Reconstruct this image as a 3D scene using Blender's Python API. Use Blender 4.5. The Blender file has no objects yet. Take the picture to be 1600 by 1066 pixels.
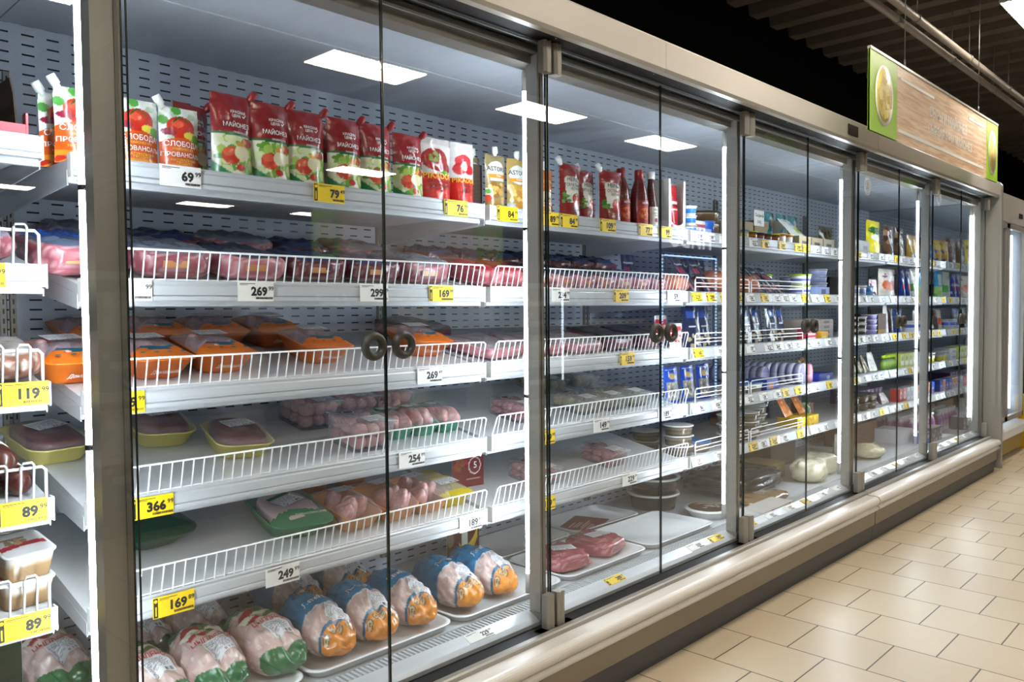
import bpy, bmesh, math, random
import numpy as np
from mathutils import Vector, Matrix, noise

# ------------------------------------------------------------------ camera, world, exposure
SC = bpy.context.scene
COL = SC.collection
cam_d = bpy.data.cameras.new('camera')
cam_d.sensor_fit = 'HORIZONTAL'
cam_d.sensor_width = 36.0
cam_d.lens = 36.0 * 1260.0 / 1600.0
cam_d.clip_start = 0.05
cam = bpy.data.objects.new('camera', cam_d)
COL.objects.link(cam)
cr = Vector((0.69248257, -0.72138844, -0.00816119))
cu_ = Vector((0.03329179, 0.02065331, 0.99923225))
cf = Vector((0.72066604, 0.69222262, -0.03831837))
cam.matrix_world = Matrix(((cr.x, cu_.x, -cf.x, -0.6305), (cr.y, cu_.y, -cf.y, -1.6527),
                           (cr.z, cu_.z, -cf.z, 1.2496), (0, 0, 0, 1)))
SC.camera = cam
W = bpy.data.worlds.new('world')
SC.world = W
W.use_nodes = True
W.node_tree.nodes['Background'].inputs[0].default_value = (0.6, 0.62, 0.7, 1)
W.node_tree.nodes['Background'].inputs[1].default_value = 0.02
SC.view_settings.view_transform = 'Standard'
SC.view_settings.look = 'None'
SC.view_settings.exposure = 0.22
SC.view_settings.gamma = 1.0
SC.view_settings.use_curve_mapping = False
SC.cycles.use_denoising = True
SC.cycles.max_bounces = 10
SC.cycles.transparent_max_bounces = 32
SC.cycles.caustics_reflective = False
SC.cycles.caustics_refractive = False
SC.cycles.sample_clamp_indirect = 4.0
CEIL_E = 46.0      # ceiling fixtures
TUBE_E = 92.0      # tubes inside the cases

rnd = random.Random(11)


# ------------------------------------------------------------------ materials
def lin(h):
    if not isinstance(h, str):
        return tuple(h)
    h = h.lstrip('#')
    o = []
    for i in (0, 2, 4):
        c = int(h[i:i + 2], 16) / 255
        o.append(c / 12.92 if c <= .04045 else ((c + .055) / 1.055) ** 2.4)
    return tuple(o)


MATS = {}


def newmat(name):
    m = bpy.data.materials.new(name)
    m.use_nodes = True
    nt = m.node_tree
    nt.nodes.clear()
    out = nt.nodes.new('ShaderNodeOutputMaterial')
    MATS[name] = m
    return m, nt, out


def P(name, col, rough=.5, metal=0., var=.06, scale=30., bump=0., spec=.5, coat=0., stretch=(1, 1, 1), trans=0.):
    m, nt, out = newmat(name)
    b = nt.nodes.new('ShaderNodeBsdfPrincipled')
    tc = nt.nodes.new('ShaderNodeTexCoord')
    mp = nt.nodes.new('ShaderNodeMapping')
    mp.inputs['Scale'].default_value = stretch
    n = nt.nodes.new('ShaderNodeTexNoise')
    n.inputs['Scale'].default_value = scale
    n.inputs['Detail'].default_value = 3
    r = nt.nodes.new('ShaderNodeMix')
    r.data_type = 'RGBA'
    c = lin(col)
    r.inputs[6].default_value = (*[x * (1 - var) for x in c], 1)
    r.inputs[7].default_value = (*[min(1, x * (1 + var)) for x in c], 1)
    L = nt.links.new
    L(tc.outputs['Object'], mp.inputs[0])
    L(mp.outputs[0], n.inputs['Vector'])
    L(n.outputs['Fac'], r.inputs[0])
    L(r.outputs[2], b.inputs['Base Color'])
    b.inputs['Roughness'].default_value = rough
    b.inputs['Metallic'].default_value = metal
    b.inputs['Specular IOR Level'].default_value = spec
    b.inputs['Coat Weight'].default_value = coat
    b.inputs['Coat Roughness'].default_value = .12
    if trans:
        b.inputs['Transmission Weight'].default_value = trans
    if bump:
        bp = nt.nodes.new('ShaderNodeBump')
        bp.inputs['Strength'].default_value = bump
        bp.inputs['Distance'].default_value = .004
        L(n.outputs['Fac'], bp.inputs['Height'])
        L(bp.outputs[0], b.inputs['Normal'])
    L(b.outputs[0], out.inputs[0])
    return m


def two_sided_fresnel(nt, ior):
    """same reflectance from either face of a thin sheet"""
    g = nt.nodes.new('ShaderNodeNewGeometry')
    mr = nt.nodes.new('ShaderNodeMapRange')
    mr.inputs['To Min'].default_value = ior
    mr.inputs['To Max'].default_value = 1 / ior
    nt.links.new(g.outputs['Backfacing'], mr.inputs['Value'])
    f = nt.nodes.new('ShaderNodeFresnel')
    nt.links.new(mr.outputs[0], f.inputs['IOR'])
    return f


def glassmat(name, tint=(.97, .985, .98), ior=1.5, rough=0., extra=0.):
    m, nt, out = newmat(name)
    t = nt.nodes.new('ShaderNodeBsdfTransparent')
    t.inputs[0].default_value = (*tint, 1)
    g = nt.nodes.new('ShaderNodeBsdfGlossy')
    g.inputs['Roughness'].default_value = rough
    f = two_sided_fresnel(nt, ior)
    mx = nt.nodes.new('ShaderNodeMixShader')
    ad = nt.nodes.new('ShaderNodeMath')
    ad.operation = 'ADD'
    ad.use_clamp = True
    ad.inputs[1].default_value = extra
    L = nt.links.new
    L(f.outputs[0], ad.inputs[0])
    L(ad.outputs[0], mx.inputs[0])
    L(t.outputs[0], mx.inputs[1])
    L(g.outputs[0], mx.inputs[2])
    L(mx.outputs[0], out.inputs[0])
    return m


def filmmat(name, col, opac, rough=.15):
    """thin plastic: partly clear, partly white-ish, with a sheen and crumples"""
    m, nt, out = newmat(name)
    t = nt.nodes.new('ShaderNodeBsdfTransparent')
    b = nt.nodes.new('ShaderNodeBsdfPrincipled')
    b.inputs['Base Color'].default_value = (*lin(col), 1)
    b.inputs['Roughness'].default_value = rough
    n = nt.nodes.new('ShaderNodeTexNoise')
    n.inputs['Scale'].default_value = 40
    bp = nt.nodes.new('ShaderNodeBump')
    bp.inputs['Strength'].default_value = .5
    bp.inputs['Distance'].default_value = .003
    f = two_sided_fresnel(nt, 1.4)
    ad = nt.nodes.new('ShaderNodeMath')
    ad.operation = 'ADD'
    ad.use_clamp = True
    ad.inputs[1].default_value = opac
    mx = nt.nodes.new('ShaderNodeMixShader')
    tc = nt.nodes.new('ShaderNodeTexCoord')
    L = nt.links.new
    L(tc.outputs['Object'], n.inputs['Vector'])
    L(n.outputs['Fac'], bp.inputs['Height'])
    L(bp.outputs[0], b.inputs['Normal'])
    L(bp.outputs[0], f.inputs['Normal'])
    L(f.outputs[0], ad.inputs[0])
    L(ad.outputs[0], mx.inputs[0])
    L(t.outputs[0], mx.inputs[1])
    L(b.outputs[0], mx.inputs[2])
    L(mx.outputs[0], out.inputs[0])
    return m


def emis(name, col, s, grid=False):
    m, nt, out = newmat(name)
    e = nt.nodes.new('ShaderNodeEmission')
    e.inputs[0].default_value = (*lin(col), 1)
    e.inputs[1].default_value = s
    if grid:
        tc = nt.nodes.new('ShaderNodeTexCoord')
        v = nt.nodes.new('ShaderNodeTexChecker')
        v.inputs['Scale'].default_value = 60
        v.inputs['Color1'].default_value = (1, 1, 1, 1)
        v.inputs['Color2'].default_value = (.1, .1, .1, 1)
        mm = nt.nodes.new('ShaderNodeMix')
        mm.data_type = 'RGBA'
        mm.blend_type = 'MULTIPLY'
        mm.inputs[0].default_value = 1
        mm.inputs[6].default_value = (*lin(col), 1)
        nt.links.new(tc.outputs['Object'], v.inputs[0])
        nt.links.new(v.outputs[0], mm.inputs[7])
        nt.links.new(mm.outputs[2], e.inputs[0])
    nt.links.new(e.outputs[0], out.inputs[0])
    return m


def paintmat(name, rough, coat=0., bump=0.):
    """printed surface: ink colours from the mesh's Col attribute"""
    m, nt, out = newmat(name)
    b = nt.nodes.new('ShaderNodeBsdfPrincipled')
    a = nt.nodes.new('ShaderNodeAttribute')
    a.attribute_name = 'Col'
    nt.links.new(a.outputs['Color'], b.inputs['Base Color'])
    b.inputs['Roughness'].default_value = rough
    b.inputs['Coat Weight'].default_value = coat
    b.inputs['Coat Roughness'].default_value = .1
    if bump:
        n = nt.nodes.new('ShaderNodeTexNoise')
        n.inputs['Scale'].default_value = 55
        n.inputs['Detail'].default_value = 4
        tc = nt.nodes.new('ShaderNodeTexCoord')
        bp = nt.nodes.new('ShaderNodeBump')
        bp.inputs['Strength'].default_value = bump
        bp.inputs['Distance'].default_value = .006
        nt.links.new(tc.outputs['Object'], n.inputs['Vector'])
        nt.links.new(n.outputs['Fac'], bp.inputs['Height'])
        nt.links.new(bp.outputs[0], b.inputs['Normal'])
    nt.links.new(b.outputs[0], out.inputs[0])
    return m


P('white_steel', 'cdd0d3', .35, 0, .02)
P('rail_plastic', 'c2c5c8', .25, 0, .02)
P('wire_white', 'f4f5f6', .35, 0, .01)
P('aluminium', 'a8a6a0', .38, .4, .04, 60, stretch=(1, 1, .05))
P('header_steel', 'd6d1c9', .36, .35, .03, 12)
P('frame_grey', '8b8781', .4, .4, .03)
P('dark_gap', '0c0b0a', .6)
P('panel_taupe', '8a8074', .45, .25, .04, 8)
P('kick_grey', '4a4c52', .5, .2, .05)
P('bumper_silver', 'e2dfda', .33, .0, .02, 20)
P('tube_cap', 'dcdcd8', .4)
P('black_clip', '101010', .5)
P('ring_rubber', '3b3936', .38, 0, .05)
P('edge_dark', '16201e', .2)
P('inner_grey', 'bcc2cc', .35, 0, .03, 6)
P('deck_white', 'c9cdd1', .3, 0, .03, 8)
P('paper_white', 'f2f0ea', .6, 0, .01)
P('paper_yellow', 'f4cf12', .55, 0, .02)
P('ink_black', '151515', .6, 0, .0)
P('ink_white', 'f5f5f2', .5, 0, .0)
P('ink_gold', 'e8b93a', .4, 0, .02)
P('ink_red', 'b3202b', .5, 0, .0)
P('ink_blue', '1f3f8c', .5, 0, .0)
P('ink_maroon', '6d1730', .5, 0, .0)
P('cap_white', 'eeeeec', .4)
P('cap_red', '8d1219', .4)
P('tray_orange', 'e8761c', .3, 0, .05)
P('tray_teal', '17657c', .3, 0, .03)
P('tray_green', '2f7f5c', .3, 0, .05)
P('tray_mint', '57a886', .3, 0, .05)
P('tray_yellow', 'e2d27a', .35, 0, .04)
P('tray_lemon', 'd3b81d', .35, 0, .04)
P('tray_peach', 'dd9a62', .3, 0, .04)
P('tray_white', 'e9ebec', .25, 0, .02)
P('lid_white', 'ecece8', .3)
P('lid_blue', '2f79c4', .3)
P('lid_lime', 'b8d62c', .3)
P('lid_dark', '3a3634', .4)
P('board_maroon', '5e1319', .5, 0, .05)
P('sign_edge', 'c8c8c4', .35, .6)
P('pipe_grey', 'a69c92', .5, .3)
P('black_paint', '0b0a09', .7)
P('wall_black', '020202', .9, spec=.05)
P('wall_far', '2a2826', .8)
P('yellow_paint', 'f2c10c', .4, 0, .03)
P('kick_ochre', 'a08a4c', .45, .2, .05)
P('cooler_blue', '12389c', .35, 0, .05)
P('cardboard', 'a58a63', .8, 0, .08, 50)
P('cardboard_dark', '4a3a2c', .8, 0, .08, 50)
P('tray_pink', 'd9606a', .6, 0, .05)
P('gondola_grey', '6f7278', .5, 0, .04)
paintmat('print_matte', .5)
paintmat('print_gloss', .25, .25)
paintmat('meat', .22, .35, .35)
paintmat('meat_dull', .4, .1, .25)
glassmat('door_glass', (.975, .985, .98), 1.5, 0., .022)
filmmat('film', 'e6e6ee', .06, .08)
filmmat('film_grey', 'b9bcc8', .25, .12)
filmmat('pet', 'e2e6ea', .10, .06)
emis('tube_light', 'e4f2ff', TUBE_E)
emis('panel_light', 'fff3e2', CEIL_E, grid=True)
emis('cooler_light', 'b4dcff', 6.)
emis('strip_light', 'e4f2ff', 9.)
emis('sign_lit', 'f4f8ff', 2.2)
emis('display_red', 'b02838', .25)

# back panel with slots
m, nt, out = newmat('slotted_back')
L = nt.links.new
b = nt.nodes.new('ShaderNodeBsdfPrincipled')
b.inputs['Roughness'].default_value = .35
tc = nt.nodes.new('ShaderNodeTexCoord')
sp = nt.nodes.new('ShaderNodeSeparateXYZ')
L(tc.outputs['Object'], sp.inputs[0])


def mth(nt, op, a, bv=None, c=None):
    n = nt.nodes.new('ShaderNodeMath')
    n.operation = op
    for i, x in enumerate((a, bv, c)):
        if x is None:
            continue
        if isinstance(x, (int, float)):
            n.inputs[i].default_value = x
        else:
            nt.links.new(x, n.inputs[i])
    return n.outputs[0]


fx = mth(nt, 'FRACT', mth(nt, 'DIVIDE', mth(nt, 'ADD', sp.outputs[0], 62.5 - .383 + .0156), .0625))
fz = mth(nt, 'FRACT', mth(nt, 'DIVIDE', mth(nt, 'ADD', sp.outputs[2], 26.8 - 1.583 + .0024), .0268))
mk = mth(nt, 'MULTIPLY', mth(nt, 'LESS_THAN', fx, .5), mth(nt, 'LESS_THAN', fz, .18))
mx = nt.nodes.new('ShaderNodeMix')
mx.data_type = 'RGBA'
mx.inputs[6].default_value = (*lin('c0c7d3'), 1)
mx.inputs[7].default_value = (*lin('0a0b0f'), 1)
L(mk, mx.inputs[0])
L(mx.outputs[2], b.inputs['Base Color'])
L(b.outputs[0], out.inputs[0])

# floor tiles
m, nt, out = newmat('floor_tiles')
L = nt.links.new
b = nt.nodes.new('ShaderNodeBsdfPrincipled')
tc = nt.nodes.new('ShaderNodeTexCoord')
sp = nt.nodes.new('ShaderNodeSeparateXYZ')
cb = nt.nodes.new('ShaderNodeCombineXYZ')
L(tc.outputs['Object'], sp.inputs[0])
L(mth(nt, 'MULTIPLY_ADD', sp.outputs[1], -1., -.3492 + .5 * .2845), cb.inputs[0])
L(mth(nt, 'SUBTRACT', sp.outputs[0], 2.729), cb.inputs[1])
br = nt.nodes.new('ShaderNodeTexBrick')
br.inputs['Scale'].default_value = 1
br.inputs['Mortar Size'].default_value = .0028
br.inputs['Mortar Smooth'].default_value = .2
br.inputs['Brick Width'].default_value = .2845
br.inputs['Row Height'].default_value = .2763
br.inputs['Color1'].default_value = (*lin('d6c8ae'), 1)
br.inputs['Color2'].default_value = (*lin('d0c1a6'), 1)
br.inputs['Mortar'].default_value = (*lin('4a3d2c'), 1)
L(cb.outputs[0], br.inputs['Vector'])
ns = nt.nodes.new('ShaderNodeTexNoise')
ns.inputs['Scale'].default_value = 90
ns.inputs['Detail'].default_value = 5
L(tc.outputs['Object'], ns.inputs['Vector'])
mm = nt.nodes.new('ShaderNodeMix')
mm.data_type = 'RGBA'
mm.blend_type = 'MULTIPLY'
mm.inputs[0].default_value = .12
L(br.outputs['Color'], mm.inputs[6])
L(ns.outputs['Color'], mm.inputs[7])
L(mm.outputs[2], b.inputs['Base Color'])
b.inputs['Roughness'].default_value = .36
L(b.outputs[0], out.inputs[0])

# wood on the hanging signs
m, nt, out = newmat('sign_wood')
L = nt.links.new
b = nt.nodes.new('ShaderNodeBsdfPrincipled')
tc = nt.nodes.new('ShaderNodeTexCoord')
mp = nt.nodes.new('ShaderNodeMapping')
mp.inputs['Scale'].default_value = (.9, 1, 12)
w = nt.nodes.new('ShaderNodeTexNoise')
w.inputs['Scale'].default_value = 4.5
w.inputs['Detail'].default_value = 6
w.inputs['Distortion'].default_value = .8
cr_ = nt.nodes.new('ShaderNodeValToRGB')
cr_.color_ramp.elements[0].position = .38
cr_.color_ramp.elements[0].color = (*lin('cda57c'), 1)
cr_.color_ramp.elements[1].position = .62
cr_.color_ramp.elements[1].color = (*lin('f0d6b8'), 1)
L(tc.outputs['Object'], mp.inputs[0])
L(mp.outputs[0], w.inputs['Vector'])
L(w.outputs['Fac'], cr_.inputs[0])
L(cr_.outputs[0], b.inputs['Base Color'])
b.inputs['Roughness'].default_value = .4
L(b.outputs[0], out.inputs[0])
P('sign_green', '9cc837', .4, 0, .12, 6, stretch=(1, 1, 3))
P('ceiling_brown', '5e544a', .7, 0, .06)


# ------------------------------------------------------------------ mesh building
TXT = {}


def text_geo(s, bold=.012):
    if (s, bold) in TXT:
        return TXT[(s, bold)]
    cu = bpy.data.curves.new('txt', 'FONT')
    cu.body = s
    cu.resolution_u = 2
    cu.offset = bold
    o = bpy.data.objects.new('txt', cu)
    me = o.to_mesh()
    v = [(q.co.x, q.co.y) for q in me.vertices]
    f = [tuple(p.vertices) for p in me.polygons]
    o.to_mesh_clear()
    bpy.data.objects.remove(o)
    bpy.data.curves.remove(cu)
    wd = max((p[0] for p in v), default=0)
    TXT[(s, bold)] = (v, f, wd)
    return TXT[(s, bold)]


class MB:
    def __init__(self):
        self.v, self.f, self.m, self.s, self.c = [], [], [], [], []
        self.mats = []

    def mi(self, k):
        if k not in self.mats:
            self.mats.append(k)
        return self.mats.index(k)

    def add(self, vs, fs, mat, smooth=False, cols=None):
        o = len(self.v)
        self.v += [tuple(p) for p in vs]
        self.c += [tuple(q) for q in cols] if cols is not None else [(.8, .8, .8)] * len(vs)
        i = self.mi(mat) if isinstance(mat, str) else None
        for j, f in enumerate(fs):
            self.f.append(tuple(o + k for k in f))
            self.m.append(i if i is not None else self.mi(mat[j]))
            self.s.append(smooth)
        return self

    def box(self, x0, x1, y0, y1, z0, z1, mat, col=None):
        vs = [(x0, y0, z0), (x1, y0, z0), (x1, y1, z0), (x0, y1, z0), (x0, y0, z1), (x1, y0, z1), (x1, y1, z1), (x0, y1, z1)]
        fs = [(0, 3, 2, 1), (4, 5, 6, 7), (0, 1, 5, 4), (1, 2, 6, 5), (2, 3, 7, 6), (3, 0, 4, 7)]
        return self.add(vs, fs, mat, False, [lin(col)] * 8 if col else None)

    def prism(self, prof, x0, x1, mat, smooth=False):
        """profile in (y,z) extruded along x"""
        n = len(prof)
        vs = [(x0, y, z) for y, z in prof] + [(x1, y, z) for y, z in prof]
        fs = [(i, (i + 1) % n, n + (i + 1) % n, n + i) for i in range(n)]
        self.add(vs, fs, mat, smooth)
        self.add(vs, [tuple(range(n))[::-1], tuple(range(n, 2 * n))], mat)
        return self

    def prismz(self, prof, z0, z1, mat, col=None):
        n = len(prof)
        vs = [(x, y, z0) for x, y in prof] + [(x, y, z1) for x, y in prof]
        fs = [(i, (i + 1) % n, n + (i + 1) % n, n + i) for i in range(n)] + [tuple(range(n))[::-1], tuple(range(n, 2 * n))]
        return self.add(vs, fs, mat, False, [lin(col)] * 2 * n if col else None)

    def loft(self, rings, mat, smooth=True, caps=(True, True), cols=None):
        n = len(rings[0])
        vs = [p for r in rings for p in r]
        fs = []
        for k in range(len(rings) - 1):
            for i in range(n):
                fs.append((k * n + i, k * n + (i + 1) % n, (k + 1) * n + (i + 1) % n, (k + 1) * n + i))
        o = len(rings) - 1
        if caps[0]:
            fs.append(tuple(range(n))[::-1])
        if caps[1]:
            fs.append(tuple(range(o * n, o * n + n)))
        cc = None
        if cols:
            cc = [lin(cols[k]) for k in range(len(rings)) for _ in range(n)]
        return self.add(vs, fs, mat, smooth, cc)

    def lathe(self, prof, mat, n=20, cx=0, cy=0, smooth=True, cols=None, axis='z', caps=(True, True)):
        rings = []
        for r, z in prof:
            ring = []
            for i in range(n):
                a = 2 * math.pi * i / n
                p = (r * math.cos(a), r * math.sin(a))
                if axis == 'z':
                    ring.append((cx + p[0], cy + p[1], z))
                elif axis == 'y':
                    ring.append((cx + p[0], z, cy + p[1]))
                else:
                    ring.append((z, cx + p[0], cy + p[1]))
            rings.append(ring)
        return self.loft(rings, mat, smooth, caps, cols)

    def tube(self, pts, r, mat, n=6, closed=False):
        pts = [Vector(p) for p in pts]
        k = len(pts)
        rings = []
        for i, p in enumerate(pts):
            if closed:
                d = (pts[(i + 1) % k] - pts[i - 1]).normalized()
            else:
                d = (pts[min(i + 1, k - 1)] - pts[max(i - 1, 0)]).normalized()
            a = d.orthogonal().normalized()
            if abs(d.z) < .9:
                a = d.cross(Vector((0, 0, 1))).normalized()
            else:
                a = d.cross(Vector((1, 0, 0))).normalized()
            bb = d.cross(a)
            rings.append([p + r * (math.cos(2 * math.pi * j / n + .785) * a + math.sin(2 * math.pi * j / n + .785) * bb) for j in range(n)])
        if closed:
            rings.append(rings[0])
            return self.loft(rings, mat, True, (False, False))
        return self.loft(rings, mat, n > 4)

    def grid(self, fn, nu, nv, mat, cv=None, smooth=True, colfn=None):
        vs, cs = [], []
        for j in range(nv + 1):
            for i in range(nu + 1):
                u, v = i / nu, j / nv
                vs.append(fn(u, v))
                if colfn:
                    cs.append(colfn(u, v))
                elif cv is not None:
                    cs.append(cv.at(u, v))
        fs = [(j * (nu + 1) + i, j * (nu + 1) + i + 1, (j + 1) * (nu + 1) + i + 1, (j + 1) * (nu + 1) + i) for j in range(nv) for i in range(nu)]
        return self.add(vs, fs, mat, smooth, cs or None)

    def text(self, s, fn, size, mat, align='c', bold=.012):
        """fn(a,b) maps the flat text plane to 3-D"""
        v, f, wd = text_geo(s, bold)
        off = {'c': wd / 2, 'l': 0, 'r': wd}[align]
        return self.add([fn((a - off) * size, b * size) for a, b in v], f, mat)

    def build(self, name, parent=None, loc=(0, 0, 0), rz=0., rx=0., bevel=0., recalc=True):
        me = bpy.data.meshes.new(name)
        me.from_pydata(self.v, [], self.f)
        for k in self.mats:
            me.materials.append(MATS[k])
        me.polygons.foreach_set('material_index', self.m)
        me.polygons.foreach_set('use_smooth', self.s)
        if any(k in ('print_matte', 'print_gloss', 'meat', 'meat_dull') for k in self.mats):
            a = me.color_attributes.new('Col', 'FLOAT_COLOR', 'POINT')
            a.data.foreach_set('color', np.hstack([np.array(self.c, dtype=np.float32), np.ones((len(self.c), 1), np.float32)]).ravel())
        if recalc:
            bm = bmesh.new()
            bm.from_mesh(me)
            bmesh.ops.recalc_face_normals(bm, faces=bm.faces)
            bm.to_mesh(me)
            bm.free()
        me.update()
        o = bpy.data.objects.new(name, me)
        COL.objects.link(o)
        o.location = loc
        o.rotation_euler = (rx, 0, rz)
        if parent:
            o.parent = parent
        if bevel:
            md = o.modifiers.new('bevel', 'BEVEL')
            md.width = bevel
            md.segments = 2
            md.limit_method = 'ANGLE'
        return o


class Cv:
    """a small printed design, sampled on to a mesh"""

    def __init__(self, bg, w=36, h=54):
        self.w, self.h = w, h
        self.a = np.ones((h, w, 3)) * np.array(lin(bg))
        self.u, self.v = np.meshgrid((np.arange(w) + .5) / w, (np.arange(h) + .5) / h)

    def put(self, mk, c):
        self.a[mk] = lin(c)
        return self

    def r(self, u0, v0, u1, v1, c):
        return self.put((self.u >= u0) & (self.u <= u1) & (self.v >= v0) & (self.v <= v1), c)

    def e(self, cu, cv, ru, rv, c):
        return self.put(((self.u - cu) / ru) ** 2 + ((self.v - cv) / rv) ** 2 <= 1, c)

    def fn(self, f, c):
        return self.put(f(self.u, self.v), c)

    def blobs(self, n, u0, v0, u1, v1, cs, s, seed=1):
        q = random.Random(seed)
        for _ in range(n):
            self.e(q.uniform(u0, u1), q.uniform(v0, v1), s * q.uniform(.6, 1.3), s * q.uniform(.5, 1.) * self.w / self.h, q.choice(cs))
        return self

    def at(self, u, v):
        return self.a[min(self.h - 1, int(v * self.h)), min(self.w - 1, int(u * self.w))]


def sgp(x, e):
    return math.copysign(abs(x) ** e, x)


def superell(mb, w, d, h, mat, nu=28, nv=16, e1=.6, e2=.6, colfn=None, lump=0., lscale=14., seed=0., z0=0., cx=0., cy=0., rz=0., shape=None):
    def fn(u, v):
        ph = 2 * math.pi * u
        th = math.pi * (v - .5)
        cx_, sx_ = sgp(math.cos(ph), e2), sgp(math.sin(ph), e2)
        ct, st = sgp(math.cos(th), e1), sgp(math.sin(th), e1)
        return cx_ * ct, sx_ * ct, st

    def pos(u, v):
        x, y, z = fn(u, v)
        k = 1.
        if lump:
            k += lump * noise.noise(Vector((x * w * lscale + seed, y * d * lscale + seed * 1.7, z * h * lscale)))
        s = shape(x, y, z) if shape else 1.
        X, Y, Z = x * w / 2 * k, y * d / 2 * k, (z * .5 + .5) * h * (k if z > 0 else 1) * s
        if rz:
            X, Y = X * math.cos(rz) - Y * math.sin(rz), X * math.sin(rz) + Y * math.cos(rz)
        return X + cx, Y + cy, Z + z0
    return mb.grid(pos, nu, nv, mat, None, True, (lambda u, v: colfn(*fn(u, v))) if colfn else None)


def rrect(w, d, r, z, n=5, cx=0, cy=0):
    pts = []
    for qx, qy, a0 in ((1, 1, 0), (-1, 1, 90), (-1, -1, 180), (1, -1, 270)):
        for k in range(n + 1):
            a = math.radians(a0 + 90 * k / n)
            pts.append((cx + qx * (w / 2 - r) + r * math.cos(a), cy + qy * (d / 2 - r) + r * math.sin(a), z))
    return pts


def thing(o, label, cat, group=None):
    o['label'] = label
    o['category'] = cat
    if group:
        o['group'] = group
    return o


def empty(name, loc=(0, 0, 0), rz=0.):
    o = bpy.data.objects.new(name, None)
    o.empty_display_size = .05
    COL.objects.link(o)
    o.location = loc
    o.rotation_euler = (0, 0, rz)
    return o


def struct(o):
    o['kind'] = 'structure'
    return o


def kids(o):
    return [c for c in bpy.data.objects if c.parent == o]


def dup(src, loc, rz=0., label=None, rx=0., scale=None):
    r = src.copy()
    COL.objects.link(r)
    r.location = loc
    r.rotation_euler = (rx, 0, rz)
    if scale:
        r.scale = scale
    if label:
        r['label'] = label
    for c in KIDS.get(src.name, []):
        q = c.copy()
        COL.objects.link(q)
        q.parent = r
    return r


KIDS = {}


def reg(root, *ch):
    KIDS[root.name] = list(ch)
    return root


ORD = ['first', 'second', 'third', 'fourth', 'fifth', 'sixth', 'seventh', 'eighth', 'ninth', 'tenth', 'eleventh', 'twelfth',
       'thirteenth', 'fourteenth', 'fifteenth', 'sixteenth', 'seventeenth', 'eighteenth']

# shelf levels shared by every case: top edge of each price rail
ST = [1.600, 1.327, 1.075, .826, .585]
SZ = [z - .0114 for z in ST]      # where packs stand, a hair above the shelf plate
DK = .255                  # deck plate
DZ = DK + .0006            # where packs stand on it
TL = .2                     # the meat shelves slope up to the back by this much
TA = math.atan(TL)


# ------------------------------------------------------------------ room
def room():
    mb = MB().box(-5, 14, -14, 1.0, -.1, 0, 'floor_tiles')
    struct(mb.build('floor'))
    # corrugated steel deck, ribs along y
    prof = []
    x = -5.
    while x < 14:
        prof += [(x, 3.3), (x + .14, 3.3), (x + .165, 3.22), (x + .275, 3.22)]
        x += .30
    mb = MB()
    vs, fs = [], []
    for i, (px, pz) in enumerate(prof):
        vs += [(px, -14, pz), (px, 1.0, pz)]
    for i in range(len(prof) - 1):
        fs.append((2 * i, 2 * i + 1, 2 * i + 3, 2 * i + 2))
    mb.add(vs, fs, 'ceiling_brown')
    mb.box(-5, 14.05, -14, 1.0, 3.32, 3.36, 'ceiling_brown')
    struct(mb.build('ceiling', recalc=False))
    struct(MB().box(-5, 14, 1.0, 1.1, 0, 3.36, 'wall_black').build('wall_back'))
    struct(MB().box(14, 14.1, -14, 1.0, 0, 3.36, 'wall_black').build('wall_right'))
    struct(MB().box(-5.1, -5, -14, 1.0, 0, 3.36, 'wall_far').build('wall_left'))
    struct(MB().box(-5, 14, -14.1, -14, 0, 3.36, 'wall_far').build('wall_front'))


room()


# ceiling fixtures: real lamps, one long body with a gridded diffuser each
def fixture():
    r = empty('ceiling_light')
    body = MB().box(-.43, .43, -.2, .2, .0, .06, 'white_steel').build('housing', r, bevel=.004)
    dif = MB().box(-.415, .415, -.19, .19, -.006, .0, 'panel_light').build('diffuser', r)
    rod, rod2 = [MB().tube([(x, 0, .06), (x, 0, .18)], .004, 'aluminium').build('suspension_rod', r) for x in (-.3, .3)]
    thing(r, '', 'ceiling light', 'ceiling lights of the store')
    return reg(r, body, dif, rod, rod2)


fx0 = fixture()
first = True
for row, (yy, xs, lb) in enumerate(((-.58, (-.55, 2.4, 5.33, 8.3), 'white gridded ceiling light straight over the aisle floor'),
                                    (-3.3, (-1.3, .62, 3.0, 4.95, 6.9), 'white gridded ceiling light mirrored large in the glass'),
                                    (-7.0, (-.3, 5.6), 'white gridded ceiling light mirrored small in the glass'),
                                    (-11.4, (2.6, 5.6, 7.7), 'white ceiling light mirrored as a thin far strip'))):
    for i, xx in enumerate(xs):
        l2 = f'{lb}, {ORD[i]} from the left'
        if row == 0 and i == 2:
            l2 = 'white gridded ceiling light cut by the top right corner, beside the grey pipes'
        if first:
            fx0.location = (xx, yy, 3.05)
            fx0['label'] = l2
            first = False
        else:
            dup(fx0, (xx, yy, 3.05), 0, l2)

for k, (yy, lb) in enumerate(((-.005, 'grey ceiling pipe in brackets, nearer the back wall of the pair'), (-.092, 'grey ceiling pipe in brackets, nearer the aisle of the pair'))):
    r = thing(MB().tube([(-3, yy, 2.9), (12, yy, 2.9)], .021, 'pipe_grey', 12).build('ceiling_pipe'), lb, 'pipe', 'twin ceiling pipes')
    for j in range(13):
        x = -2 + j * 1.05 + k * .06
        q = MB().lathe([(.0225, x - .012), (.026, x - .01), (.026, x + .01), (.0225, x + .012)], 'frame_grey', 12, yy, 2.9, axis='x')
        q.tube([(x, yy, 2.926), (x, yy, 3.22)], .003, 'frame_grey', 5)
        q.build('pipe_bracket', r)


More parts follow.
